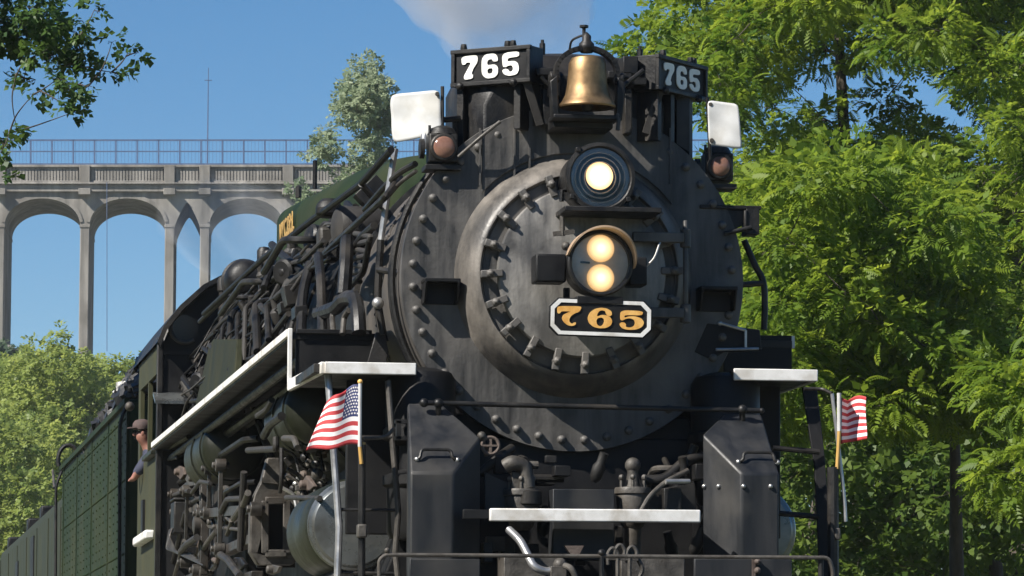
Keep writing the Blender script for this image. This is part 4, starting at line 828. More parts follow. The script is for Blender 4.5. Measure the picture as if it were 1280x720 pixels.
# driving wheels on the rails
wh = MB().lathe([(.10, -.09), (.16, -.09), (.17, -.04), (.74, -.04), (.76, -.07), (.875, -.07), (.875, .06), (.905, .065), (.905, .09), (.74, .09), (.74, .03), (.12, .03)], (0, 0, 0), (1, 0, 0), 48)
for i in range(12):
    a = 2*math.pi*i/12; wh.bar((-.05, .14*math.cos(a), .14*math.sin(a)), (-.05, .76*math.cos(a), .76*math.sin(a)), .07, .06, (1, 0, 0))
wsrc = None
for Y in (3.6, 5.4, 7.2, 9.0):
    for s in (-1, 1):
        loc = Vector((s*.78, Y, .88))
        if wsrc is None: wsrc = wh.build('driving_wheel', 'black', None); wsrc.location = loc; adopt(wsrc, LOCO); o = wsrc
        else: o = dup(wsrc, loc, LOCO)
        o.rotation_euler = (0, 0, 0 if s < 0 else math.pi)
tw = MB().lathe([(.08, -.08), (.44, -.06), (.46, -.06), (.46, .06), (.49, .065), (.49, .09), (.1, .08)], (0, 0, 0), (1, 0, 0), 32); ws2 = None
for Y, r in ((.0, 1), (11.6, 1), (13.3, 1)):
    for s in (-1, 1):
        loc = Vector((s*.78, Y, .465))
        if ws2 is None: ws2 = tw.build('truck_wheel', 'black', None); ws2.location = loc; adopt(ws2, LOCO); o = ws2
        else: o = dup(ws2, loc, LOCO)
        o.rotation_euler = (0, 0, 0 if s < 0 else math.pi)
# --- the cab
YC = endY + .02; CX = 1.69; YE = YC + 3.1
arc = [(-CX, 3.84), (-CX+.06, 4.0), (-1.48, 4.2), (-1.27, 4.40), (-1.02, 4.54), (-.7, 4.66), (-.35, 4.73), (0, 4.75)]; arc = arc + [(-x, z) for x, z in arc[:-1]][::-1]
cf = P(MB().prism([(x, YC, z) for x, z in [(-CX, 1.55)] + arc + [(CX, 1.55)]], (0, .05, 0)), 'cab_front', 'black_plain')
m = MB(); n = len(arc); vs_ = []
for Y in (YC-.18, YE): vs_ += [(x*1.012, Y, z+.01) for x, z in arc] + [(x*1.03, Y, z+.05) for x, z in arc]
m.add(vs_, [(i, i+1, 2*n+i+1, 2*n+i) for i in range(n-1)] + [(n+i, 3*n+i, 3*n+i+1, n+i+1) for i in range(n-1)] + [(i, n+i, n+i+1, i+1) for i in range(n-1)] + [(2*n+i, 2*n+i+1, 3*n+i+1, 3*n+i) for i in range(n-1)]); roof = P(m, 'cab_roof', 'black')
for s in (-1, 1):
    x = s*CX; sd = MB()
    for y0, y1, z0, z1 in ((YC+.03, YE-.4, 1.55, 2.86), (YC+.03, YE-.4, 3.62, 3.9), (YC+.03, YC+.14, 2.86, 3.62), (YC+1.3, YC+1.4, 2.86, 3.62), (YE-.7, YE-.4, 2.86, 3.62)): sd.box((x, (y0+y1)/2, (z0+z1)/2), (.04, y1-y0-.004, z1-z0-.004))
    side = P(sd, 'cab_side', 'cab_olive' if s < 0 else 'black'); P(MB().box((x + s*.03, YC+.75, 2.86), (.10, 1.2, .05)), 'window_sill', 'olive', side, bevel=.01)
P(MB().box((0, YE+.05, 2.3), (3.2, .05, 1.5)), 'cab_back_plate', 'black_plain'); P(MB().box((0, (YC+YE)/2, 1.5), (3.3, YE-YC, .08)), 'cab_floor', 'black_plain')
c = pk(231, 410, Y=YC-.04); P(MB().tube([c + V(.14*math.cos(t), 0, .14*math.sin(t)) for t in np.linspace(2.0, 5.4, 16)], .022, 8), 'window_ring', 'steel', cf); disc(c + V(0, .03, 0), .13, 'front_window', 'dark_glass', cf, .005)
a, b = pk(194, 488, Y=YC-.3), pk(236, 505, Y=YC-.3); P(MB().hexa([V(x, y, z + (0 if y < YC-.1 else .10)) for x in (a.x, b.x) for y in (YC-.3, YC) for z in (b.z, b.z+.03)]), 'window_visor', 'casing', cf)
P(MB().box((-CX-.01, YC+.005, 2.75), (.06, .07, 2.4)), 'corner_post', 'black', cf, bevel=.01); P(MB().bar((-CX+.02, YC-.012, pk(210, 441, Y=YC).z), (-1.1, YC-.012, pk(240, 441, Y=YC).z), .02, .03), 'belt_rail', 'black', cf)
a = pk(176, 660, X=-CX-.03); b = pk(172, 626, X=-CX-.03)
P(MB().box((-CX-.03, a.y-.3, pk(180, 648, X=-CX-.02).z), (.03, .25, .36)), 'number_slot', 'black_plain', cf)
P(MB().bar(pk(172, 678, X=-CX-.06), pk(187, 668, X=-CX-.06), .1, .09), 'cab_step', 'white', cf, bevel=.02); P(MB().ball(pk(162, 508, X=-CX-.08), .05), 'marker_light', 'steel', cf)

# ================================================================== tender and the car behind
TY0 = pk(160, 498, X=-1.62).y; TZ = pk(160, 498, X=-1.62).z; TY1 = pk(78, 583, X=-1.62).y
TEN = thing('tender', (0, (TY0+TY1)/2, 0), 'dark green riveted coal tender coupled behind the black locomotive', 'tender')
body = MB().box((0, (TY0+TY1)/2, (TZ+1.0)/2), (3.24, TY1-TY0, TZ-1.0)).build('body', 'tender_green', TEN, bevel=.05)
MB().bar((-1.635, TY0, TZ-.03), (-1.635, TY1, TZ-.03), .05, .06).build('top_rail', 'tender_green', body)
for Y in np.arange(TY0+.05, TY1, 3.1): MB().box((-1.625, Y, (TZ+1.0)/2), (.012, .10, TZ-1.1)).build('batten', 'tender_green', body)
rv = MB()
for z in np.arange(1.3, TZ-.1, .10):
    for Y in np.arange(TY0+.2, TY1-.1, .62): rv.ball((-1.621, Y + random.uniform(-.02, .02), z), .014, 5)
for z in (TZ-.2, 2.9, 2.1):
    for Y in np.arange(TY0+.2, TY1-.1, .12): rv.ball((-1.621, Y, z), .014, 5)
stuff(rv.build('rivets', 'tender_green', body, smooth=0))
for Y in (TY0, TY1): MB().tube(bend([(-1.68, Y+.06, 1.3), (-1.70, Y+.06, TZ-.25), (-1.62, Y+.06, TZ-.05)], .1), .02, 8).build('handrail', 'black', TEN)
MB().tube([V(-1.55, TY1-.2, TZ) + V(.14*math.cos(t), 0, .2*math.sin(t)+.08) for t in np.linspace(-.4, 3.6, 14)], .03, 8).build('grab_loop', 'black', TEN)
# coal: a heap of lumps
cm = MB(); random.seed(3)
hz = lambda x, y: TZ - .10 + (.98*max(0, 1-(abs(x)/1.66)**5) + .08*math.sin(x*3+y)) * min(1, max(0, (y-TY0+.5)/1.2)) * (max(0, 1 - ((y-TY0-1.5)/7.0)**2) if y > TY0+1.5 else 1)
for i in range(1500):
    x, y = random.uniform(-1.6, 1.6), random.uniform(TY0-.1, TY0+8.5); s = random.uniform(.06, .15); R = Matrix.Rotation(random.uniform(0, 6), 3, (random.random(), random.random(), random.random()+.1)); cm.box((x, y, hz(x, y)), (s, s*random.uniform(.6, 1.1), s*random.uniform(.5, .9)), R)
for i in range(24):
    for j in range(20): pass
gx_ = np.linspace(-1.55, 1.55, 14); gy2 = np.linspace(TY0, TY0+9, 20); cm.add([(x, y, hz(x, y)-.02) for y in gy2 for x in gx_], [(j*14+i, j*14+i+1, (j+1)*14+i+1, (j+1)*14+i) for j in range(19) for i in range(13)])
coal = cm.build('coal', 'coal', TEN, smooth=0); stuff(coal)
for Y in (TY0+1.5, TY0+3.2, TY0+4.9, TY1-4.9, TY1-3.2, TY1-1.5):
    for s in (-1, 1):
        o = dup(ws2, (s*.78, Y, .465), TEN); o.name = 'wheel'; o.rotation_euler = (0, 0, 0 if s < 0 else math.pi)
MB().box((0, (TY0+TY1)/2, .85), (2.2, TY1-TY0-.6, .35)).build('underframe', 'black_plain', TEN)
CY0 = TY1 + 1.1; CYL = 22; CZ = pk(73, 611, X=-1.5).z
CAR = thing('baggage_car', (0, CY0+CYL/2, 0), 'weathered grey olive railway car with small dark windows coupled behind the tender', 'railway car')
prof = [(-1.52, .95), (-1.52, CZ-.32), (-1.47, CZ-.16), (-1.32, CZ-.02), (-1.0, CZ+.10), (-.5, CZ+.17), (0, CZ+.2)]; prof = prof + [(-x, z) for x, z in prof[:-1]][::-1]
n = len(prof); cb = MB(); cb.prism([(x, CY0, z) for x, z in prof], (0, CYL, 0)); cbody = cb.build('body', 'coach_grey', CAR)
for x, y0, y1 in ((40.5, 675, 720), (21, 706, 740)):
    a = pk(x, y0, X=-1.53); MB().box((-1.525, a.y, a.z-.35), (.03, 1.0, .8)).build('window', 'black_plain', cbody)
for Y in np.arange(CY0+.9, CY0+CYL, 3.4): MB().box((-1.522, Y, (CZ+.7)/2), (.02, .06, CZ-1.35)).build('rib', 'coach_grey', cbody)
for px_, py_ in ((62, 617), (45, 634), (20, 656)): a = pk(px_, py_, X=-1.1); MB().box((-1.1, a.y, CZ+.14), (.3, .55, .22)).build('roof_vent', 'black_plain', cbody, bevel=.03)
MB().tube([pk(68, 610, X=-1.35), pk(66, 588, X=-1.35)], .02, 8).build('marker_stub', 'steel', cbody)
for Y in (CY0+2, CY0+4.4, CY0+CYL-4.4, CY0+CYL-2):
    for s in (-1, 1):
        o = dup(ws2, (s*.78, Y, .465), CAR); o.name = 'wheel'; o.rotation_euler = (0, 0, 0 if s < 0 else math.pi)

# ================================================================== flags
def us_flag(top, wd, ht, wave, ex, label, group, nx=40, show=1.0):
    """cloth grid (26 rows, two per stripe) hung on a short staff; wave(u, v) gives the offset"""
    f = thing('american_flag', top + V(0, 0, -ht*1.45), label, 'flag', group)
    top = Vector(top); m = MB(); ny = 26; vs_ = []
    for j in range(ny+1):
        for i in range(nx+1): vs_.append(top + wave(i/nx, j/ny))
    fs_ = []; mi = []
    for j in range(ny):
        for i in range(nx):
            fs_.append((j*(nx+1)+i, j*(nx+1)+i+1, (j+1)*(nx+1)+i+1, (j+1)*(nx+1)+i)); mi.append(2 if (j < 14 and i < nx*.4) else (0 if (j//2) % 2 == 0 else 1))
    m.v = [tuple(v) for v in vs_]; m.f = fs_; m.mi = mi
    cl = m.build('cloth', ['red', 'cloth_white', 'blue'], f, smooth=80)
    sm = cl.modifiers.new('thickness', 'SOLIDIFY'); sm.thickness = .0025; sm.offset = 0
    sm_ = MB()
    for r in range(9):
        for c_ in range(6 if r % 2 == 0 else 5):
            u = (.4/12)*(1 + 2*c_ + (r % 2)); v = (14/26)*(r+1)/10
            p = wave(u, v); du = (wave(u+.01, v)-p).normalized(); dv = (wave(u, v+.01)-p).normalized(); nn = du.cross(dv).normalized(); R_ = ht*.022
            for sg in (1, -1):
                ring = [top + p + nn*.0022*sg + (du*math.sin(a) - dv*math.cos(a))*(R_ if k % 2 == 0 else R_*.42) for k in range(10) for a in (2*math.pi*k/10,)]
                sm_.add(ring, [tuple(range(10))])
    stuff(sm_.build('stars', 'cloth_white', cl, smooth=0)); return f
# left flag: flies to the picture's left, drooping at the fly end
ft = pk(449, 481, Y=-.62); sc_ = 1/191.5
def waveL(u, v):
    x = -.33*u; dr = .075*u*u + .03*u; z = -.385*v*(1-.0*u) - dr*(1-v)*1.1 - .045*u*v
    x = x*(.62 + .40*v + .0*u) if True else x
    return V(x - .0, .035*math.sin(u*7 + v*2)*u + .02*u, z + .010*math.sin(u*9))
fl = us_flag(ft, .33, .385, waveL, -1, 'american flag flying on a short staff below the white-edged step with its blue canton showing', 'american flags on the pilot')
MB().tube([ft + V(.006, 0, .015), ft + V(.006, 0, -.40)], .012, 8).build('staff', 'flag_white', fl); MB().tube([ft + V(.008, 0, -.40), pk(452, 580, Y=-.62)], .013, 8).build('staff_foot', 'wood', fl); MB().ball(ft + V(.006, 0, .02), .017, 8).build('finial', 'gold', fl)
MB().tube([pk(455, 553, Y=-.6), pk(454, 578, Y=-.6)], .011, 8).build('staff_clip', 'wood', fl)
ft2 = pk(1050, 497, Y=-.62)
def waveR(u, v):
    x = .175*u; return V(x, .10*math.sin(u*3.2) + .02*math.sin(v*5), -.30*v - .02*math.sin(u*6)*(1-v) + .03*u*v)
def waveR2(u, v):      # canton folded behind: the stripe side shows
    return waveR(1-abs(1-u*1.55) if u > .4 else u*.35, v) + V(0, .10 - .12*u, 0)
fr_ = us_flag(ft2, .3, .30, lambda u, v: waveR(u, v) if u > .4 else V(.012 + .02*math.sin(u*8), .22*math.sin(u*7.85), -.30*v), 1, 'partly furled american flag beside the ladder with only its red and white stripes showing', 'american flags on the pilot')
MB().tube([ft2 + V(-.006, 0, .03), ft2 + V(-.005, 0, -.22)], .014, 8).build('staff', 'flag_white', fr_); MB().tube([ft2 + V(-.005, 0, -.22), pk(1046.5, 586, Y=-.62)], .013, 8).build('staff_foot', 'wood', fr_)
# white signal flags
def wflag(corners, Y0, Y1, label, rod):
    q = [Vector(c) for c in corners]; c = sum(q, V(0, 0, 0))/4; f = thing('signal_flag', V(c.x, c.y, q[2].z), label, 'flag', 'white signal flags above the marker lamps')
    pts = []
    for i in range(4):
        p0, p, p1 = q[i-1], q[i], q[(i+1) % 4]; r = .045; A, B = p + (p0-p).normalized()*r, p + (p1-p).normalized()*r
        for k in range(5): t = k/4; pts.append(A*(1-t)**2 + p*2*t*(1-t) + B*t*t)
    nn = (q[1]-q[0]).cross(q[3]-q[0]).normalized(); g = 16; vs_ = []
    for j in range(g+1):
        for i in range(g+1):
            u, v = 2*i/g-1, 2*j/g-1; x, y = u*(1-.07*v**8), v*(1-.07*u**8)
            p = (q[0]*(1-x)*(1-y) + q[1]*(1+x)*(1-y) + q[2]*(1+x)*(1+y) + q[3]*(1-x)*(1+y))/4; vs_.append(p + nn*(.005*math.sin(2.6*u+1.7*v+q[0].x*3) + .003*math.sin(6*v-2*u)))
    sh = MB().add(vs_, [(j*(g+1)+i, j*(g+1)+i+1, (j+1)*(g+1)+i+1, (j+1)*(g+1)+i) for j in range(g) for i in range(g)]).build('sheet', 'flag_white', f, smooth=80); so_ = sh.modifiers.new('thickness', 'SOLIDIFY'); so_.thickness = .003
    for t in (.1, .9):
        e_ = q[1].lerp(q[2], t) if q[0].x < 0 else q[0].lerp(q[3], t)
        MB().lathe([(.012, -.012), (.016, 0), (.012, .012)], e_ + V(-.02 if q[0].x < 0 else .02, -.004, 0), (0, 1, 0), 10).build('eyelet', 'steel', f)
    MB().tube(rod, .012, 8).build('staff', 'black', f); return f
wflag([pk(488, 118, Y=.22), pk(550, 112, Y=.02), pk(552, 168, Y=.02), pk(490, 179, Y=.22)], 0, 0, 'white signal flag next to the number board that tilts towards the bridge', [pk(553, 108, Y=.03), pk(553, 175, Y=.03)])
wflag([pk(884, 125, Y=-.16), pk(923, 130, Y=-.2), pk(928, 187, Y=-.2), pk(886, 181, Y=-.16)], 0, 0, 'white signal flag standing against the leafy locust trees', [pk(884, 122, Y=-.15), pk(888, 200, Y=-.1)])
P(MB().tube([pk(551, 150, Y=.05), pk(575, 148, Y=.1)], .02, 8).tube([pk(568, 150, Y=.12), pk(569, 180, Y=.12)], .016, 8), 'flag_socket', 'black')

# ================================================================== the engineer at the cab window
pw = pk(176, 547, X=-CX-.03)
ENG = thing('person', (pw.x, pw.y, 1.54), 'person in a dark shirt and red cap leaning out of the cab window', 'person')
def skin_body(name, verts, edges, mat, parent, root=0):
    me = bpy.data.meshes.new(name); me.from_pydata([v[0] for v in verts], edges, []); me.materials.append(MATS[mat])
    ob = bpy.data.objects.new(name, me); COL.objects.link(ob)
    sk = ob.modifiers.new('skin', 'SKIN'); sk.use_smooth_shade = True
    for i, (_, r) in enumerate(verts): me.skin_vertices[0].data[i].radius = r if isinstance(r, tuple) else (r, r); me.skin_vertices[0].data[i].use_root = (i == root)
    sb = ob.modifiers.new('sub', 'SUBSURF'); sb.levels = 2; sb.render_levels = 2
    ob.location = pw; adopt(ob, parent); return ob
hips = V(.40, .05, -.55)
bv = [(hips, (.17, .13)), (V(.30, .03, -.3), (.16, .12)), (V(.16, 0, -.02), (.18, .12)), (V(.10, -.01, .08), (.10, .09)), (V(.06, -.02, .15), .06), (V(.02, -.03, .21), (.085, .09)), (V(.01, -.035, .31), (.078, .095)),
      (V(.12, -.20, .03), .065), (V(-.02, -.30, -.16), .048), (V(-.07, -.16, -.25), .034), (V(-.09, -.09, -.26), (.02, .035)),
      (V(.12, .19, .03), .065), (V(.0, .32, -.15), .048), (V(-.07, .20, -.25), .034), (V(-.09, .13, -.26), (.02, .035)),
      (hips + V(.08, -.1, -.35), .09), (hips + V(.1, -.1, -.72), .06), (hips + V(.08, .12, -.35), .09), (hips + V(.1, .12, -.72), .06)]
be = [(0, 1), (1, 2), (2, 3), (3, 4), (4, 5), (5, 6), (2, 7), (7, 8), (8, 9), (9, 10), (2, 11), (11, 12), (12, 13), (13, 14), (0, 15), (15, 16), (0, 17), (17, 18)]
for hb, s in ((10, 1), (14, -1)):
    for k in range(5):
        b0 = bv[hb][0]; i0 = len(bv); off = V(-.008, (k-2)*.016*1.0, 0)
        bv.append((b0 + off + V(-.02, s*.03, -.005), .009)); bv.append((b0 + off + V(-.03, s*.055 + (.008 if k == 2 else 0), -.02), .008)); be += [(hb, i0), (i0, i0+1)]
ENG.scale = (.88, .88, .88)
skin_body('body', bv, be, 'skin', ENG)
shv = [(v, (r[0]+.018, r[1]+.018) if isinstance(r, tuple) else r+.014) for v, r in bv[:4]] + [(v, (r if not isinstance(r, tuple) else r[0])+.014) for v, r in (bv[7], bv[8], bv[11], bv[12])] + [(bv[8][0].lerp(bv[9][0], .6), .052), (bv[12][0].lerp(bv[13][0], .6), .052)]
skin_body('shirt', shv, [(0, 1), (1, 2), (2, 3), (2, 4), (4, 5), (2, 6), (6, 7), (5, 8), (7, 9)], 'navy', ENG)
hd = pw + V(.012, -.034, .285)
MB().lathe([(.105, .02), (.112, .05), (.108, .09), (.08, .125), (.03, .14), (0, .141)], hd, (0, 0, 1), 20).prism([hd + V(-.17, -.06, .03), hd + V(-.17, .05, .03), hd + V(-.08, .09, .035), hd + V(-.08, -.10, .035)], (0, 0, .012)).build('cap', 'cap_cloth', ENG)
MB().ball(hd + V(-.088, -.004, -.035), .018, 8, squash=(1.2, .8, 1.3)).ball(hd + V(.0, -.098, -.03), .02, 8, squash=(1, .5, 1.4)).ball(hd + V(.0, .09, -.03), .02, 8, squash=(1, .5, 1.4)).build('nose_and_ears', 'skin', ENG)
fe = MB()
for s in (-1, 1): fe.ball(hd + V(-.078, s*.032 - .004, .0), .011, 8)
fe.box(hd + V(-.079, -.004, -.085), (.012, .05, .009)); fe.build('eyes_and_mouth', 'black_plain', ENG)
# ================================================================== the concrete bridge across the valley
BR = thing('concrete_bridge', pk(235, 205, D=350) * 1.0, 'tall weathered concrete arch bridge with railing spanning the valley behind the train', 'bridge')
rt = math.radians(5.6); bn = V(math.sin(rt), math.cos(rt), 0); ba = V(math.cos(rt), -math.sin(rt), 0); B0 = Vector(BR.location); BR.location.z = ZG
def bp(px, py, d=0): r = ray(px, py); return CAM + r * ((B0 - CAM).dot(bn) / r.dot(bn)) + bn * d
PXM = FPX / 350
DW = 11.0
def slab(x0, x1, y0, y1, d0, d1, name, parent=BR, bev=.03, mat='concrete'):
    A = [bp(x0, y1), bp(x0, y0), bp(x1, y1), bp(x1, y0)]
    vs = [A[0]+bn*d0, A[1]+bn*d0, A[0]+bn*d1, A[1]+bn*d1, A[2]+bn*d0, A[3]+bn*d0, A[2]+bn*d1, A[3]+bn*d1]
    return MB().hexa(vs).build(name, mat, parent, bevel=bev)
cols = [-424, -318, -212, -106, 0, 106, 212, 256, 360, 466, 572, 678, 784, 890, 996, 1102, 1208, 1314]
slab(-470, 1360, 231, 240, -.25, DW, 'deck')
slab(-470, 1360, 229.0, 231.0, -.5, DW, 'cornice'); slab(-470, 1360, 206.5, 209.5, -.30, .15, 'coping'); 
slab(-470, 1360, 226.2, 229.0, -.22, .2, 'plinth'); slab(-470, 1360, 206.5, 229, DW-.3, DW, 'back_parapet')
for i, c in enumerate(cols):
    w2 = 6.0
    top = bp(c-5.8, 283); top2 = bp(c+5.8, 283); base = MB()
    vs = []
    for p, dx in ((top, 0), (top2, 0)):
        for d in (0, DW-.4):
            for z in (-3.0, p.z): vs.append(V(p.x, p.y, z) + bn*d)
    co = MB().hexa(vs).build('pier_column', 'concrete', BR, bevel=.06)
    slab(c-6.6, c+6.6, 281, 284.5, -.06, DW-.3, 'capital', co)
    slab(c-6.6, c+6.6, 207.0, 231.5, -.42, .25, 'pilaster', BR); slab(c-7.5, c+7.5, 236.5, 244.5, -.75, .2, 'corbel', BR)
for c0, c1 in zip(cols[:-1], cols[1:]):
    x0, x1 = c0 + 5.9, c1 - 5.9; hw = (x1-x0)/2; mid = (x0+x1)/2; narrow = hw < 20
    o_ = [(c0-.02 if False else c0, 240), (c1, 240), (c1, 283), (x1, 283)]
    for t in np.linspace(0, math.pi, 25)[1:-1]:
        if narrow: u = math.cos(t); o_.append((mid + hw*u, 283 - (30*(1-abs(u)**1.35))))
        else: o_.append((mid + hw*math.cos(t), 283 - 35*math.sin(t)**.9))
    o_ += [(x0, 283), (c0, 283)]
    poly = [bp(x, y, .08) for x, y in o_]; MB().prism(poly, bn*(DW-.6)).build('spandrel_arch', 'concrete', BR, smooth=25)
    if not narrow:      # raised arch ring on the face
        ring = []; 
        for rr in (0, 5):
            ring.append([(mid + (hw+rr*.8)*math.cos(t), 283 - (35+rr)*math.sin(t)**.9) for t in np.linspace(.12, math.pi-.12, 25)])
        poly = [bp(x, y, .0) for x, y in ring[0] + ring[1][::-1]]; MB().prism(poly, bn*.12).build('arch_ring', 'concrete', BR, smooth=25)
    # pierced parapet between pilasters: balusters
    bl = MB(); k = max(2, int((c1-c0-14)/4.0))
    for q in range(k):
        x = c0 + 8 + (c1-c0-16)*(q+.5)/k; A, B = bp(x, 226.5, -.02), bp(x, 209.2, -.02); bl.bar(A, B, .17, .2, bn)
    stuff(bl.build('balusters', 'concrete', BR, smooth=0))
    slab(c0+6.4, c1-6.4, 209.3, 226.5, .0, .16, 'parapet_panel', BR, bev=0)
# main arch rib carrying the columns on the left
tp = lambda x: 300 + 125*((x+480)/480)**2
o_ = [(x, tp(x)) for x in range(-480, 231, 30)]; o_ = o_ + [(x - 6, y + 36) for x, y in o_[::-1]]
MB().prism([bp(x, y, -.15) for x, y in o_], bn*(DW+.1)).build('main_arch', 'concrete', BR, smooth=25)
fn = MB(); post = None
for i, x in enumerate(np.arange(-450, 1340, 26.6)):
    A, B = bp(x+9.7, 207, .0), bp(x+9.7, 174.8, .0); MB().bar(A, B, .12, .12, bn).box(A + V(0, 0, .06), (.4, .3, .16)).build('railing_post', 'fence_blue', BR, smooth=0)
for y, t in ((175.2, .12), (189.3, .09), (205, .10)): MB().bar(bp(-470, y), bp(1360, y), t, t, bn).build('railing_bar', 'fence_blue', BR, smooth=0)
ms_ = MB(); 
for x in np.arange(-460, 1350, 4.4): ms_.bar(bp(x, 205, .03), bp(x, 175.5, .03), .018, .018, bn)
stuff(ms_.build('railing_mesh', 'fence_blue', BR, smooth=0))
a = bp(257.5, 207, 8); MST = thing('mast', V(a.x, a.y, a.z), 'slender blue grey mast rising above the bridge railing', 'mast'); b = bp(257.5, 66, 8)
MB().tube([a, V(a.x, a.y, b.z)], [.07, .03], 8).build('pole', 'fence_blue', MST); MB().bar(V(a.x-.3, a.y, b.z-1), V(a.x+.3, a.y, b.z-1), .06, .06).build('crossarm', 'fence_blue', MST)
dr = MB().tube([bp(134, 229, -.6), bp(134, 440, -.6)], .03, 6).build('drain_line', 'fence_blue', BR)

# ================================================================== trees
def frond(pairs=8, lw=.085, ll=.27):
    vs = []; fs = []
    def leaf(b, d, L, W, up):
        sd = d.cross(up).normalized(); o = len(vs); vs.extend([b, b + d*L*.45 + sd*W + up*.015, b + d*L - up*.03, b + d*L*.45 - sd*W + up*.015]); fs.append((o, o+1, o+2, o+3))
    P_ = lambda t: V(t*(1-.12*t), 0, -.55*t*t + .16*t)
    for i in range(pairs):
        t = .14 + .80*i/(pairs-1); L = ll*(.55 + .6*math.sin(math.pi*min(1, t*.85+.1))); b = P_(t)
        for s in (-1, 1): leaf(b, V(.42, s*.9, -.28).normalized(), L, lw*.62, V(0, 0, 1))
    leaf(P_(.97), V(1, 0, -.6).normalized(), ll*.8, lw*.6, V(0, 0, 1))
    o = len(vs); vs.extend([P_(0) + V(0, .006, 0), P_(.5) + V(0, .006, 0), P_(1), P_(.5) - V(0, .006, 0), P_(0) - V(0, .006, 0)]); fs.append((o, o+1, o+3, o+4)); fs.append((o+1, o+2, o+3, o+3))
    fs[-1] = (o+1, o+2, o+3, o+1)
    return np.array([tuple(v) for v in vs]), [f for f in fs if len(set(f)) == 4]
def spray(nl=7, L=.42, W=.17, seed=0):
    r = random.Random(seed); vs = []; fs = []
    for i in range(nl):
        a = 2.4*i + r.uniform(-.3, .3); t = .15 + .8*i/nl; b = V(t*.8, .04*math.cos(a), .04*math.sin(a)); d = V(.5 + r.uniform(-.2, .4), math.cos(a), .5*math.sin(a) - .2).normalized(); up = V(r.uniform(-.4, .4), r.uniform(-.4, .4), 1).normalized(); sd = d.cross(up).normalized(); up = sd.cross(d)
        o = len(vs); vs.extend([b, b + d*L*.4 + sd*W + up*.03, b + d*L, b + d*L*.4 - sd*W + up*.03]); fs.append((o, o+1, o+2, o+3))
    return np.array([tuple(v) for v in vs]), fs
def foliage(name, tpls, pos, X, Zr, sc, tint, mat, parent):
    """join many copies of leaf templates: pos/X(forward)/Zr(up hint)/scale per copy, one mesh"""
    allv = []; allf = []; allt = []; off = 0; N = len(pos); which = np.arange(N) % len(tpls)
    X = X / np.linalg.norm(X, axis=1, keepdims=True); Y = np.cross(Zr, X); Y /= (np.linalg.norm(Y, axis=1, keepdims=True) + 1e-9); Z = np.cross(X, Y)
    for k, (tv, tf) in enumerate(tpls):
        ix = np.where(which == k)[0]; n = len(ix)
        if n == 0: continue
        v = (tv[None, :, 0, None]*X[ix][:, None] + tv[None, :, 1, None]*Y[ix][:, None] + tv[None, :, 2, None]*Z[ix][:, None]) * sc[ix][:, None, None] + pos[ix][:, None]
        f = np.array(tf)[None] + (np.arange(n)*len(tv))[:, None, None] + off; off += n*len(tv)
        allv.append(v.reshape(-1, 3)); allf.append(f.reshape(-1, 4)); allt.append(np.repeat(tint[ix], len(tv)))
    v = np.concatenate(allv); f = np.concatenate(allf); t = np.concatenate(allt)
    me = bpy.data.meshes.new(name); me.vertices.add(len(v)); me.vertices.foreach_set('co', v.ravel()); me.loops.add(f.size); me.loops.foreach_set('vertex_index', f.ravel().astype(np.int32))
    me.polygons.add(len(f)); me.polygons.foreach_set('loop_start', np.arange(0, f.size, 4, dtype=np.int32)); me.polygons.foreach_set('loop_total', np.full(len(f), 4, dtype=np.int32)); me.update(calc_edges=True)
    at = me.attributes.new('tint', 'FLOAT', 'POINT'); at.data.foreach_set('value', t.astype(np.float32)); me.materials.append(MATS[mat])
    ob = bpy.data.objects.new(name, me); COL.objects.link(ob); adopt(ob, parent); return stuff(ob) if False else ob
FR = [frond(8, .10, .30), frond(7, .11, .34), frond(6, .12, .36), frond(9, .09, .27)]; MX = FR + [spray(9, .40, .13, 8), spray(7, .5, .17, 9)]; SP = [spray(7, seed=1), spray(6, .46, .2, 2), spray(8, .38, .15, 3)]
def unit(n): a = rng.normal(size=(n, 3)); return a / np.linalg.norm(a, axis=1, keepdims=True)
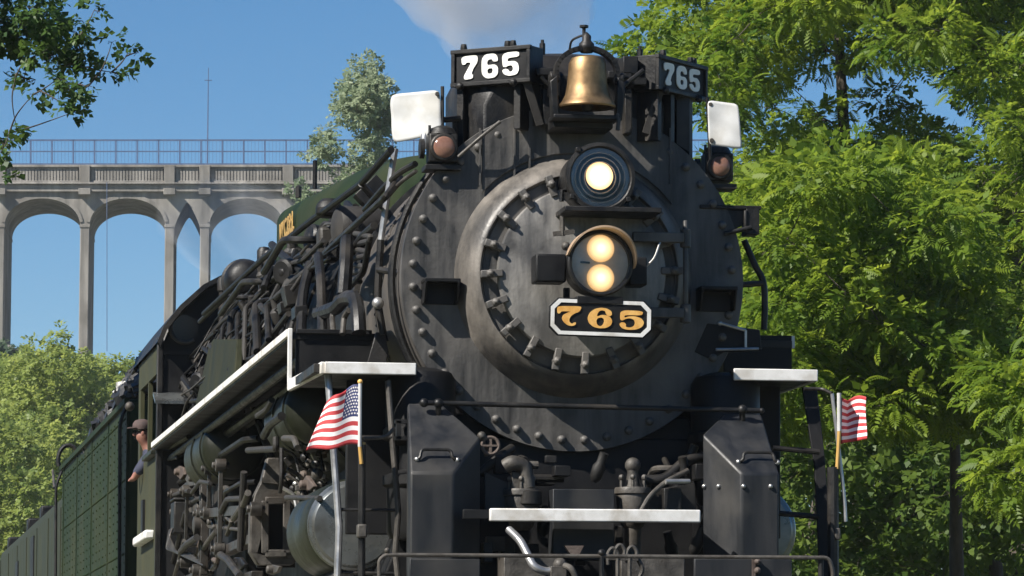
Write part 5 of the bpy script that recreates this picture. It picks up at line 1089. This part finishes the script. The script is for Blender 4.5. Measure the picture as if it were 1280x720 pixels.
def tree(name, base, label, group, clumps, tpls, per, size, mat, droop=.35, trunk_r=.2, shell=(.4, 1.0), flat=.75, lean=V(0, 0, 0), twig=True, fork=.35, tlo=0., thi=1.):
    """clumps: list of (centre, radius). Trunk and limbs reach every clump; leaves radiate from twigs inside the clumps."""
    base = Vector(base); T = thing(name, base, label, 'tree', group); cs = [(Vector(c), r) for c, r in clumps]
    top = max(c.z for c, r in cs); ctr = sum((c for c, r in cs), V(0, 0, 0)) / len(cs)
    spine = lambda t: base.lerp(V(base.x*.5 + ctr.x*.5, base.y*.5 + ctr.y*.5, base.z + (top-base.z)*.93), t) + V(.25*math.sin(t*5 + base.x), .2*math.sin(t*4 + 1), 0)*t
    ts = np.linspace(.02, .98, 26); m = MB(); m.tube([base + V(0, 0, -.3)] + [spine(t) for t in ts], [trunk_r*1.35] + [trunk_r*(1.1 - t*.98) for t in ts], 10)
    nodes = [(spine(t), trunk_r*(1.1-t*.98)) for t in ts if t > .15]            # limbs fork off the nearest wood already grown
    for c, r in sorted(cs, key=lambda q: min((q[0]-n_[0]).length for n_ in nodes[:26])):
        cost = lambda n_: (c - n_[0]).length + max(0, n_[0].z - c.z + .25*(c - n_[0]).length)*1.2
        s0, pr = min(nodes, key=cost); d = c - s0; L = max(d.length, .05); r0 = max(.010, min(pr*.62, .02 + .028*L)); sd = V(random.uniform(-1, 1), random.uniform(-1, 1), random.uniform(-.2, 1))*.13*L
        pts = smooth([s0, s0 + d*.35 + sd, s0 + d*.7 + sd*.7, c], 4); rad = [r0*(1 - .7*i/(len(pts)-1)) for i in range(len(pts))]
        m.tube(pts, rad, 6, caps=False); nodes += [(pts[i], rad[i]) for i in range(3, len(pts), 3)]
        if twig:
            for q in range(4):
                u = Vector(unit(1)[0]); u.z = u.z*.6 - .1; m.tube([c - d.normalized()*r*.2, c + u*r*.45, c + u*r*.8 + V(0, 0, -.1*r)], [r0*.25, r0*.15, .005], 5, caps=False)
    m.build('trunk', 'bark', T, smooth=60)
    pos = []; XX = []; tin = []; scs = []
    for c, r in cs:
        n = int(per * r * r); u = unit(n); rad = rng.uniform(shell[0]**2, shell[1]**2, n)**.5; p = u*rad[:, None]*r; p[:, 2] *= flat; pos.append(p + np.array(c)); d = u*.9 + rng.normal(size=(n, 3))*.5; d[:, 2] = d[:, 2]*.6 - droop + .12; XX.append(d)
        tin.append(np.clip(rng.normal(.5, .22, n) + rng.uniform(-.25, .25), tlo, thi)); scs.append(size*rng.uniform(.7, 1.25, n))
    pos = np.concatenate(pos); XX = np.concatenate(XX); Zr = rng.normal(size=pos.shape)*.45; Zr[:, 2] += 1; Zr[:, 0] -= .25
    foliage('crown', tpls, pos, XX, Zr, np.concatenate(scs), np.concatenate(tin), mat, T); return T
def region(x0, x1, y0, y1, D0, D1, n, r0, r1, holes=(), sep=.6, seed=1, keep=None):
    r = random.Random(seed); out = []; tries = 0
    while len(out) < n and tries < 6000:
        tries += 1; x, y = r.uniform(x0, x1), r.uniform(y0, y1)
        if any((x-a)**2 + (y-b)**2 < (c+4)**2 for a, b, c in holes): continue
        if keep and not keep(x, y): continue
        D = r.uniform(D0, D1); p = pk(x, y, D=D); rr = r.uniform(r0, r1)
        if all((p-q).length > sep*(rr+s) for q, s in out): out.append((p, rr))
    return out
def gpos(px, D): p = pk(px, 600, D=D); return V(p.x, p.y, ZG)
LG = 'tall compound-leaved trees beside the track'
holes_back = ((1090, 95, 52), (1060, 165, 66), (1130, 20, 16), (1165, 110, 30), (1220, 160, 36), (1000, 120, 12), (950, 200, 20), (905, 175, 22))
# back tree: tall, its crown fills the top right
tree('locust_tree', gpos(1075, 78), 'tall feathery-leaved tree whose open crown rises highest behind the number board', LG, region(862, 1230, -230, 330, 72, 84, 125, .5, .92, holes_back, .60, 3, lambda x, y: x > 858 + max(0, y-40)*.3) + [(pk(812, 48, D=76), .5), (pk(790, 72, D=76), .42), (pk(835, 70, D=75), .55), (pk(822, 100, D=76), .45), (pk(850, 20, D=75), .6)] + [(pk(x, y, D=78), r) for x, y, r in ((1075, 68, .35), (1108, 122, .4), (1062, 128, .26), (1135, 150, .35), (1030, 148, .4), (1098, 168, .3), (1045, 186, .45), (1120, 62, .3), (1015, 175, .35))], MX, 330, .275, 'leaf_locust', droop=.2, trunk_r=.26)
tree('locust_tree', gpos(1265, 72), 'feathery-leaved tree with dark limbs leaning over the bright bough tree', LG, region(1130, 1520, -200, 420, 66, 80, 115, .5, .95, ((1220, 160, 36), (1165, 110, 40), (1120, 100, 40)), .60, 5), MX, 330, .275, 'leaf_locust', droop=.2, trunk_r=.24)
# front tree: bright boughs beside the engine
tree('locust_tree', gpos(1225, 61), 'bright yellow-green feathery tree with full drooping boughs beside the flag ladder', LG, region(950, 1215, 205, 520, 54, 61, 95, .34, .66, ((1190, 380, 30),), .62, 9, lambda x, y: y > 205 + abs(x-1060)*.35) + [(pk(1045, 225, D=57), .8), (pk(1000, 300, D=57), .7), (pk(975, 360, D=57), .6), (pk(1075, 260, D=56), .8), (pk(1140, 235, D=57), .75)], MX, 430, .255, 'leaf_locust', droop=.28, trunk_r=.15, tlo=.3)
tree('locust_tree', gpos(1330, 55), 'feathery-leaved tree with low hanging boughs at the edge of the dark gap', LG, region(1255, 1450, 380, 640, 52, 58, 30, .36, .6, (), .6, 12), MX, 430, .255, 'leaf_locust', droop=.28, trunk_r=.14, tlo=.3)
# understorey behind them
UG = 'leafy understorey trees in the shade'
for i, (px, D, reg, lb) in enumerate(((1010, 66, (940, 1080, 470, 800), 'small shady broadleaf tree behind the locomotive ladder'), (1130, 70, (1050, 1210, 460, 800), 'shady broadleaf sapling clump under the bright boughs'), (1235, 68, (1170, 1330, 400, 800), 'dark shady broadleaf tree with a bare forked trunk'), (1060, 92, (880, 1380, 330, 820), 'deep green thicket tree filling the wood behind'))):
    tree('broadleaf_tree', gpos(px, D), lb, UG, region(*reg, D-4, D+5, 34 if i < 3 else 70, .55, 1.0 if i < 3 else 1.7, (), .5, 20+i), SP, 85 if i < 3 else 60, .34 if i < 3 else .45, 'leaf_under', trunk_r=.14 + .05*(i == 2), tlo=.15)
m = MB()
# far sunlit trees beyond the train on the left
FG = 'sunlit trees beyond the tender'
tree('broadleaf_tree', gpos(75, 190), 'sunlit yellow-green tree with a pointed top in front of the bridge pier', FG, region(10, 118, 462, 740, 186, 200, 110, .7, 1.35, (), .5, 31) + [(pk(70, 428, D=190), .5), (pk(73, 417, D=190), .32), (pk(62, 440, D=190), .6), (pk(42, 436, D=190), .5), (pk(34, 448, D=190), .6), (pk(80, 446, D=190), .6), (pk(95, 444, D=190), .35), (pk(50, 455, D=191), .7), (pk(20, 458, D=191), .5), (pk(108, 458, D=191), .5)], SP, 110, .42, 'leaf_far', trunk_r=.3, flat=.9)
tree('broadleaf_tree', gpos(140, 205), 'sunlit yellow-green tree with a low rounded top above the coal', FG, region(105, 260, 472, 740, 200, 212, 100, .8, 1.4, (), .5, 33) + [(pk(132, 456, D=204), .5), (pk(148, 454, D=204), .45), (pk(122, 464, D=204), .6), (pk(166, 460, D=204), .6), (pk(140, 466, D=204), .6)], SP, 110, .42, 'leaf_far', trunk_r=.3, flat=.9)
tree('broadleaf_tree', gpos(15, 175), 'sunlit yellow-green tree above the railway car roof', FG, region(-130, 60, 535, 760, 170, 184, 100, .7, 1.3, (), .5, 35), SP, 110, .42, 'leaf_far', trunk_r=.3, flat=.9)
tree('broadleaf_tree', gpos(5, 245), 'dark blue-green tree in the shade under the bridge arch', FG, region(-160, 60, 452, 700, 240, 255, 50, 1.6, 2.6, (), .42, 37), SP, 40, .8, 'leaf_blue', trunk_r=.35, flat=.9)
tree('cottonwood_tree', gpos(462, 175), 'tall pale green tree with a tufted crown rising above the bridge railing', None, [(pk(x, y, D=175 + dz), r/32.2) for x, y, r, dz in ((458, 92, 22, 0), (450, 112, 26, 1), (470, 112, 22, -1), (436, 122, 18, 0), (482, 132, 20, 1), (445, 138, 22, -1), (428, 140, 13, 0), (466, 140, 22, 0), (484, 148, 14, 0), (463, 162, 18, 0), (472, 178, 16, 1), (458, 186, 17, -1), (480, 196, 14, 0), (452, 202, 14, 0), (470, 215, 18, 0), (408, 166, 11, 2), (404, 180, 13, 1), (415, 184, 12, 0), (406, 197, 12, 0), (398, 192, 8, 0), (384, 192, 6, 1), (372, 238, 10, 2), (380, 250, 12, 1), (440, 240, 30, 0), (480, 260, 36, 0), (420, 280, 34, 0), (520, 250, 30, 0), (500, 320, 40, 0), (450, 340, 40, 0))], SP, 250, .38, 'leaf_silver', trunk_r=.32, flat=1.0, droop=.2)
# unseen trees on the near bank and behind the camera, added to cut sky fill
NG = 'unseen broadleaf trees on the near bank'
src = tree('broadleaf_tree', V(-24, 2, ZG), 'unseen broadleaf tree of the row on the near bank', NG, [(V(-24 + random.uniform(-3.4, 3.4), 2 + random.uniform(-3.4, 3.4), random.uniform(2, 10.5)), random.uniform(1.3, 2.1)) for _ in range(34)], SP, 26, .8, 'leaf_under', trunk_r=.22)
for x, y in ((-26, 10), (-25, -7), (-28, 19), (-27, -16), (-30, 28), (-24, -26), (-33, 38), (-18, -62), (-8, -66), (3, -64), (14, -62), (24, -58), (-34, 50)):
    c = src.copy(); COL.objects.link(c); c.location = (x, y, ZG); c.rotation_euler = (0, 0, random.uniform(0, 6)); s_ = random.uniform(.85, 1.12); c.scale = (s_, s_, s_)
    for ch in src.children: k = ch.copy(); COL.objects.link(k); k.parent = c
# overhanging limb of a maple whose trunk stands outside the frame
mp = [(18, 22, 34), (50, 12, 26), (12, 48, 26), (40, 46, 24), (64, 30, 20), (70, 62, 20), (52, 66, 18), (92, 38, 16), (100, 60, 16), (112, 76, 12), (125, 82, 9), (140, 90, 8), (150, 92, 9), (160, 66, 7), (172, 66, 8), (140, 52, 8), (118, 12, 9), (104, 26, 9), (78, 84, 14), (88, 104, 15), (98, 116, 12), (104, 128, 9), (82, 132, 8), (92, 140, 8), (110, 108, 6), (30, 98, 9), (45, 100, 8), (42, 118, 7), (20, 95, 5), (70, 100, 8), (12, 165, 11), (5, 178, 9), (22, 164, 8), (6, 222, 7), (2, 190, 7)]
tree('maple_tree', V(-9.2, 17.5, ZG), 'dark-leaved overhanging branch of a maple reaching in over the tender', None, [(pk(x, y, D=45 + random.uniform(-.6, .6)), r/125) for x, y, r in mp] + [(pk(x, y, D=46 + random.uniform(-1.5, 1.5)), r/125) for x, y, r in ((-60, 20, 60), (-110, 90, 60), (-170, -30, 80), (-240, 60, 90), (-300, -60, 90), (-360, 80, 100), (-90, -60, 60), (-30, -60, 50), (-420, -20, 110), (-330, -180, 110), (-200, -150, 90))], SP, 1150, .17, 'leaf_maple', droop=.35, trunk_r=.2, flat=.95, twig=True)

# ================================================================== smoke above the stack, steam beyond the dome
def puff(name, pts, label, dens, nscale, col, seed):
    """closed lumpy hull along a path holding a patchy volume"""
    m = MB(); P_ = smooth([p for p, r in pts], 5); rr = np.interp(np.linspace(0, 1, len(P_)), np.linspace(0, 1, len(pts)), [r for p, r in pts]); m.tube(P_, list(rr), 24)
    mt = bpy.data.materials.new(name); mt.use_nodes = True; n = mt.node_tree.nodes; l = mt.node_tree.links; n.remove(n['Principled BSDF']); out = n['Material Output']
    pv = n.new('ShaderNodeVolumePrincipled'); pv.inputs['Color'].default_value = (*col, 1); pv.inputs['Anisotropy'].default_value = 0.0
    tc = n.new('ShaderNodeTexCoord'); no = n.new('ShaderNodeTexNoise'); no.inputs['Scale'].default_value = nscale; no.inputs['Detail'].default_value = 4; l.new(tc.outputs['Object'], no.inputs['Vector'])
    # distance from the axis fades the edge
    at = n.new('ShaderNodeVectorMath'); at.operation = 'MULTIPLY'; at.inputs[1].default_value = (1, 1, 0)
    mr = n.new('ShaderNodeMapRange'); mr.inputs[1].default_value = .36; mr.inputs[2].default_value = .66; mr.inputs[3].default_value = 0; mr.inputs[4].default_value = dens; l.new(no.outputs['Fac'], mr.inputs[0])
    l.new(mr.outputs[0], pv.inputs['Density']); l.new(pv.outputs[0], out.inputs['Volume']); MATS[name] = mt
    ob = m.build(name, name, None, smooth=80, origin=P_[len(P_)//2]); tag(ob, label, name, None, 'stuff')
    dsp = ob.modifiers.new('sub', 'SUBSURF'); dsp.levels = dsp.render_levels = 1
    tx = bpy.data.textures.new('puff', 'CLOUDS'); tx.noise_scale = .45; d = ob.modifiers.new('lumps', 'DISPLACE'); d.texture = tx; d.strength = .35; d.mid_level = .5; return ob
sk0 = V(0, 1.75, BZ + 1.52)
puff('smoke', [(sk0 + V(0, 0, -.1), .28), (sk0 + V(-.05, .1, .25), .45), (sk0 + V(-.15, .35, .8), .68), (sk0 + V(-.3, .8, 1.7), .95), (sk0 + V(-.6, 1.5, 3.2), 1.4), (sk0 + V(-1.0, 2.6, 5.5), 1.9)], 'pale grey smoke drifting up from the locomotive stack', 1.6, 1.1, (1, 1, 1), 1)

# ================================================================== the summer air of the valley
mt = bpy.data.materials.new('haze'); mt.use_nodes = True; n = mt.node_tree.nodes; n.remove(n['Principled BSDF'])
pv = n.new('ShaderNodeVolumePrincipled'); pv.inputs['Color'].default_value = (.93, .96, 1, 1); pv.inputs['Density'].default_value = .0002; pv.inputs['Anisotropy'].default_value = .2
mt.node_tree.links.new(pv.outputs[0], n['Material Output'].inputs['Volume']); MATS['haze'] = mt
hz_ = MB().box((0, 500, 26.5), (2260, 1420, 59)).build('haze', 'haze', None, smooth=0); tag(hz_, 'thin pale summer haze filling the valley', 'haze', None, 'stuff')

pf = pk(312, 300, Y=15.5)
puff('steam', [(pf + V(.5, 0, -.5), .35), (pf + V(.1, .2, .0), .55), (pf + V(-.3, .5, .25), .5), (pf + V(-.7, .9, .45), .3)], 'thin white steam drifting behind the sandbox in front of the bridge', .55, 1.6, (1, 1, 1), 2)
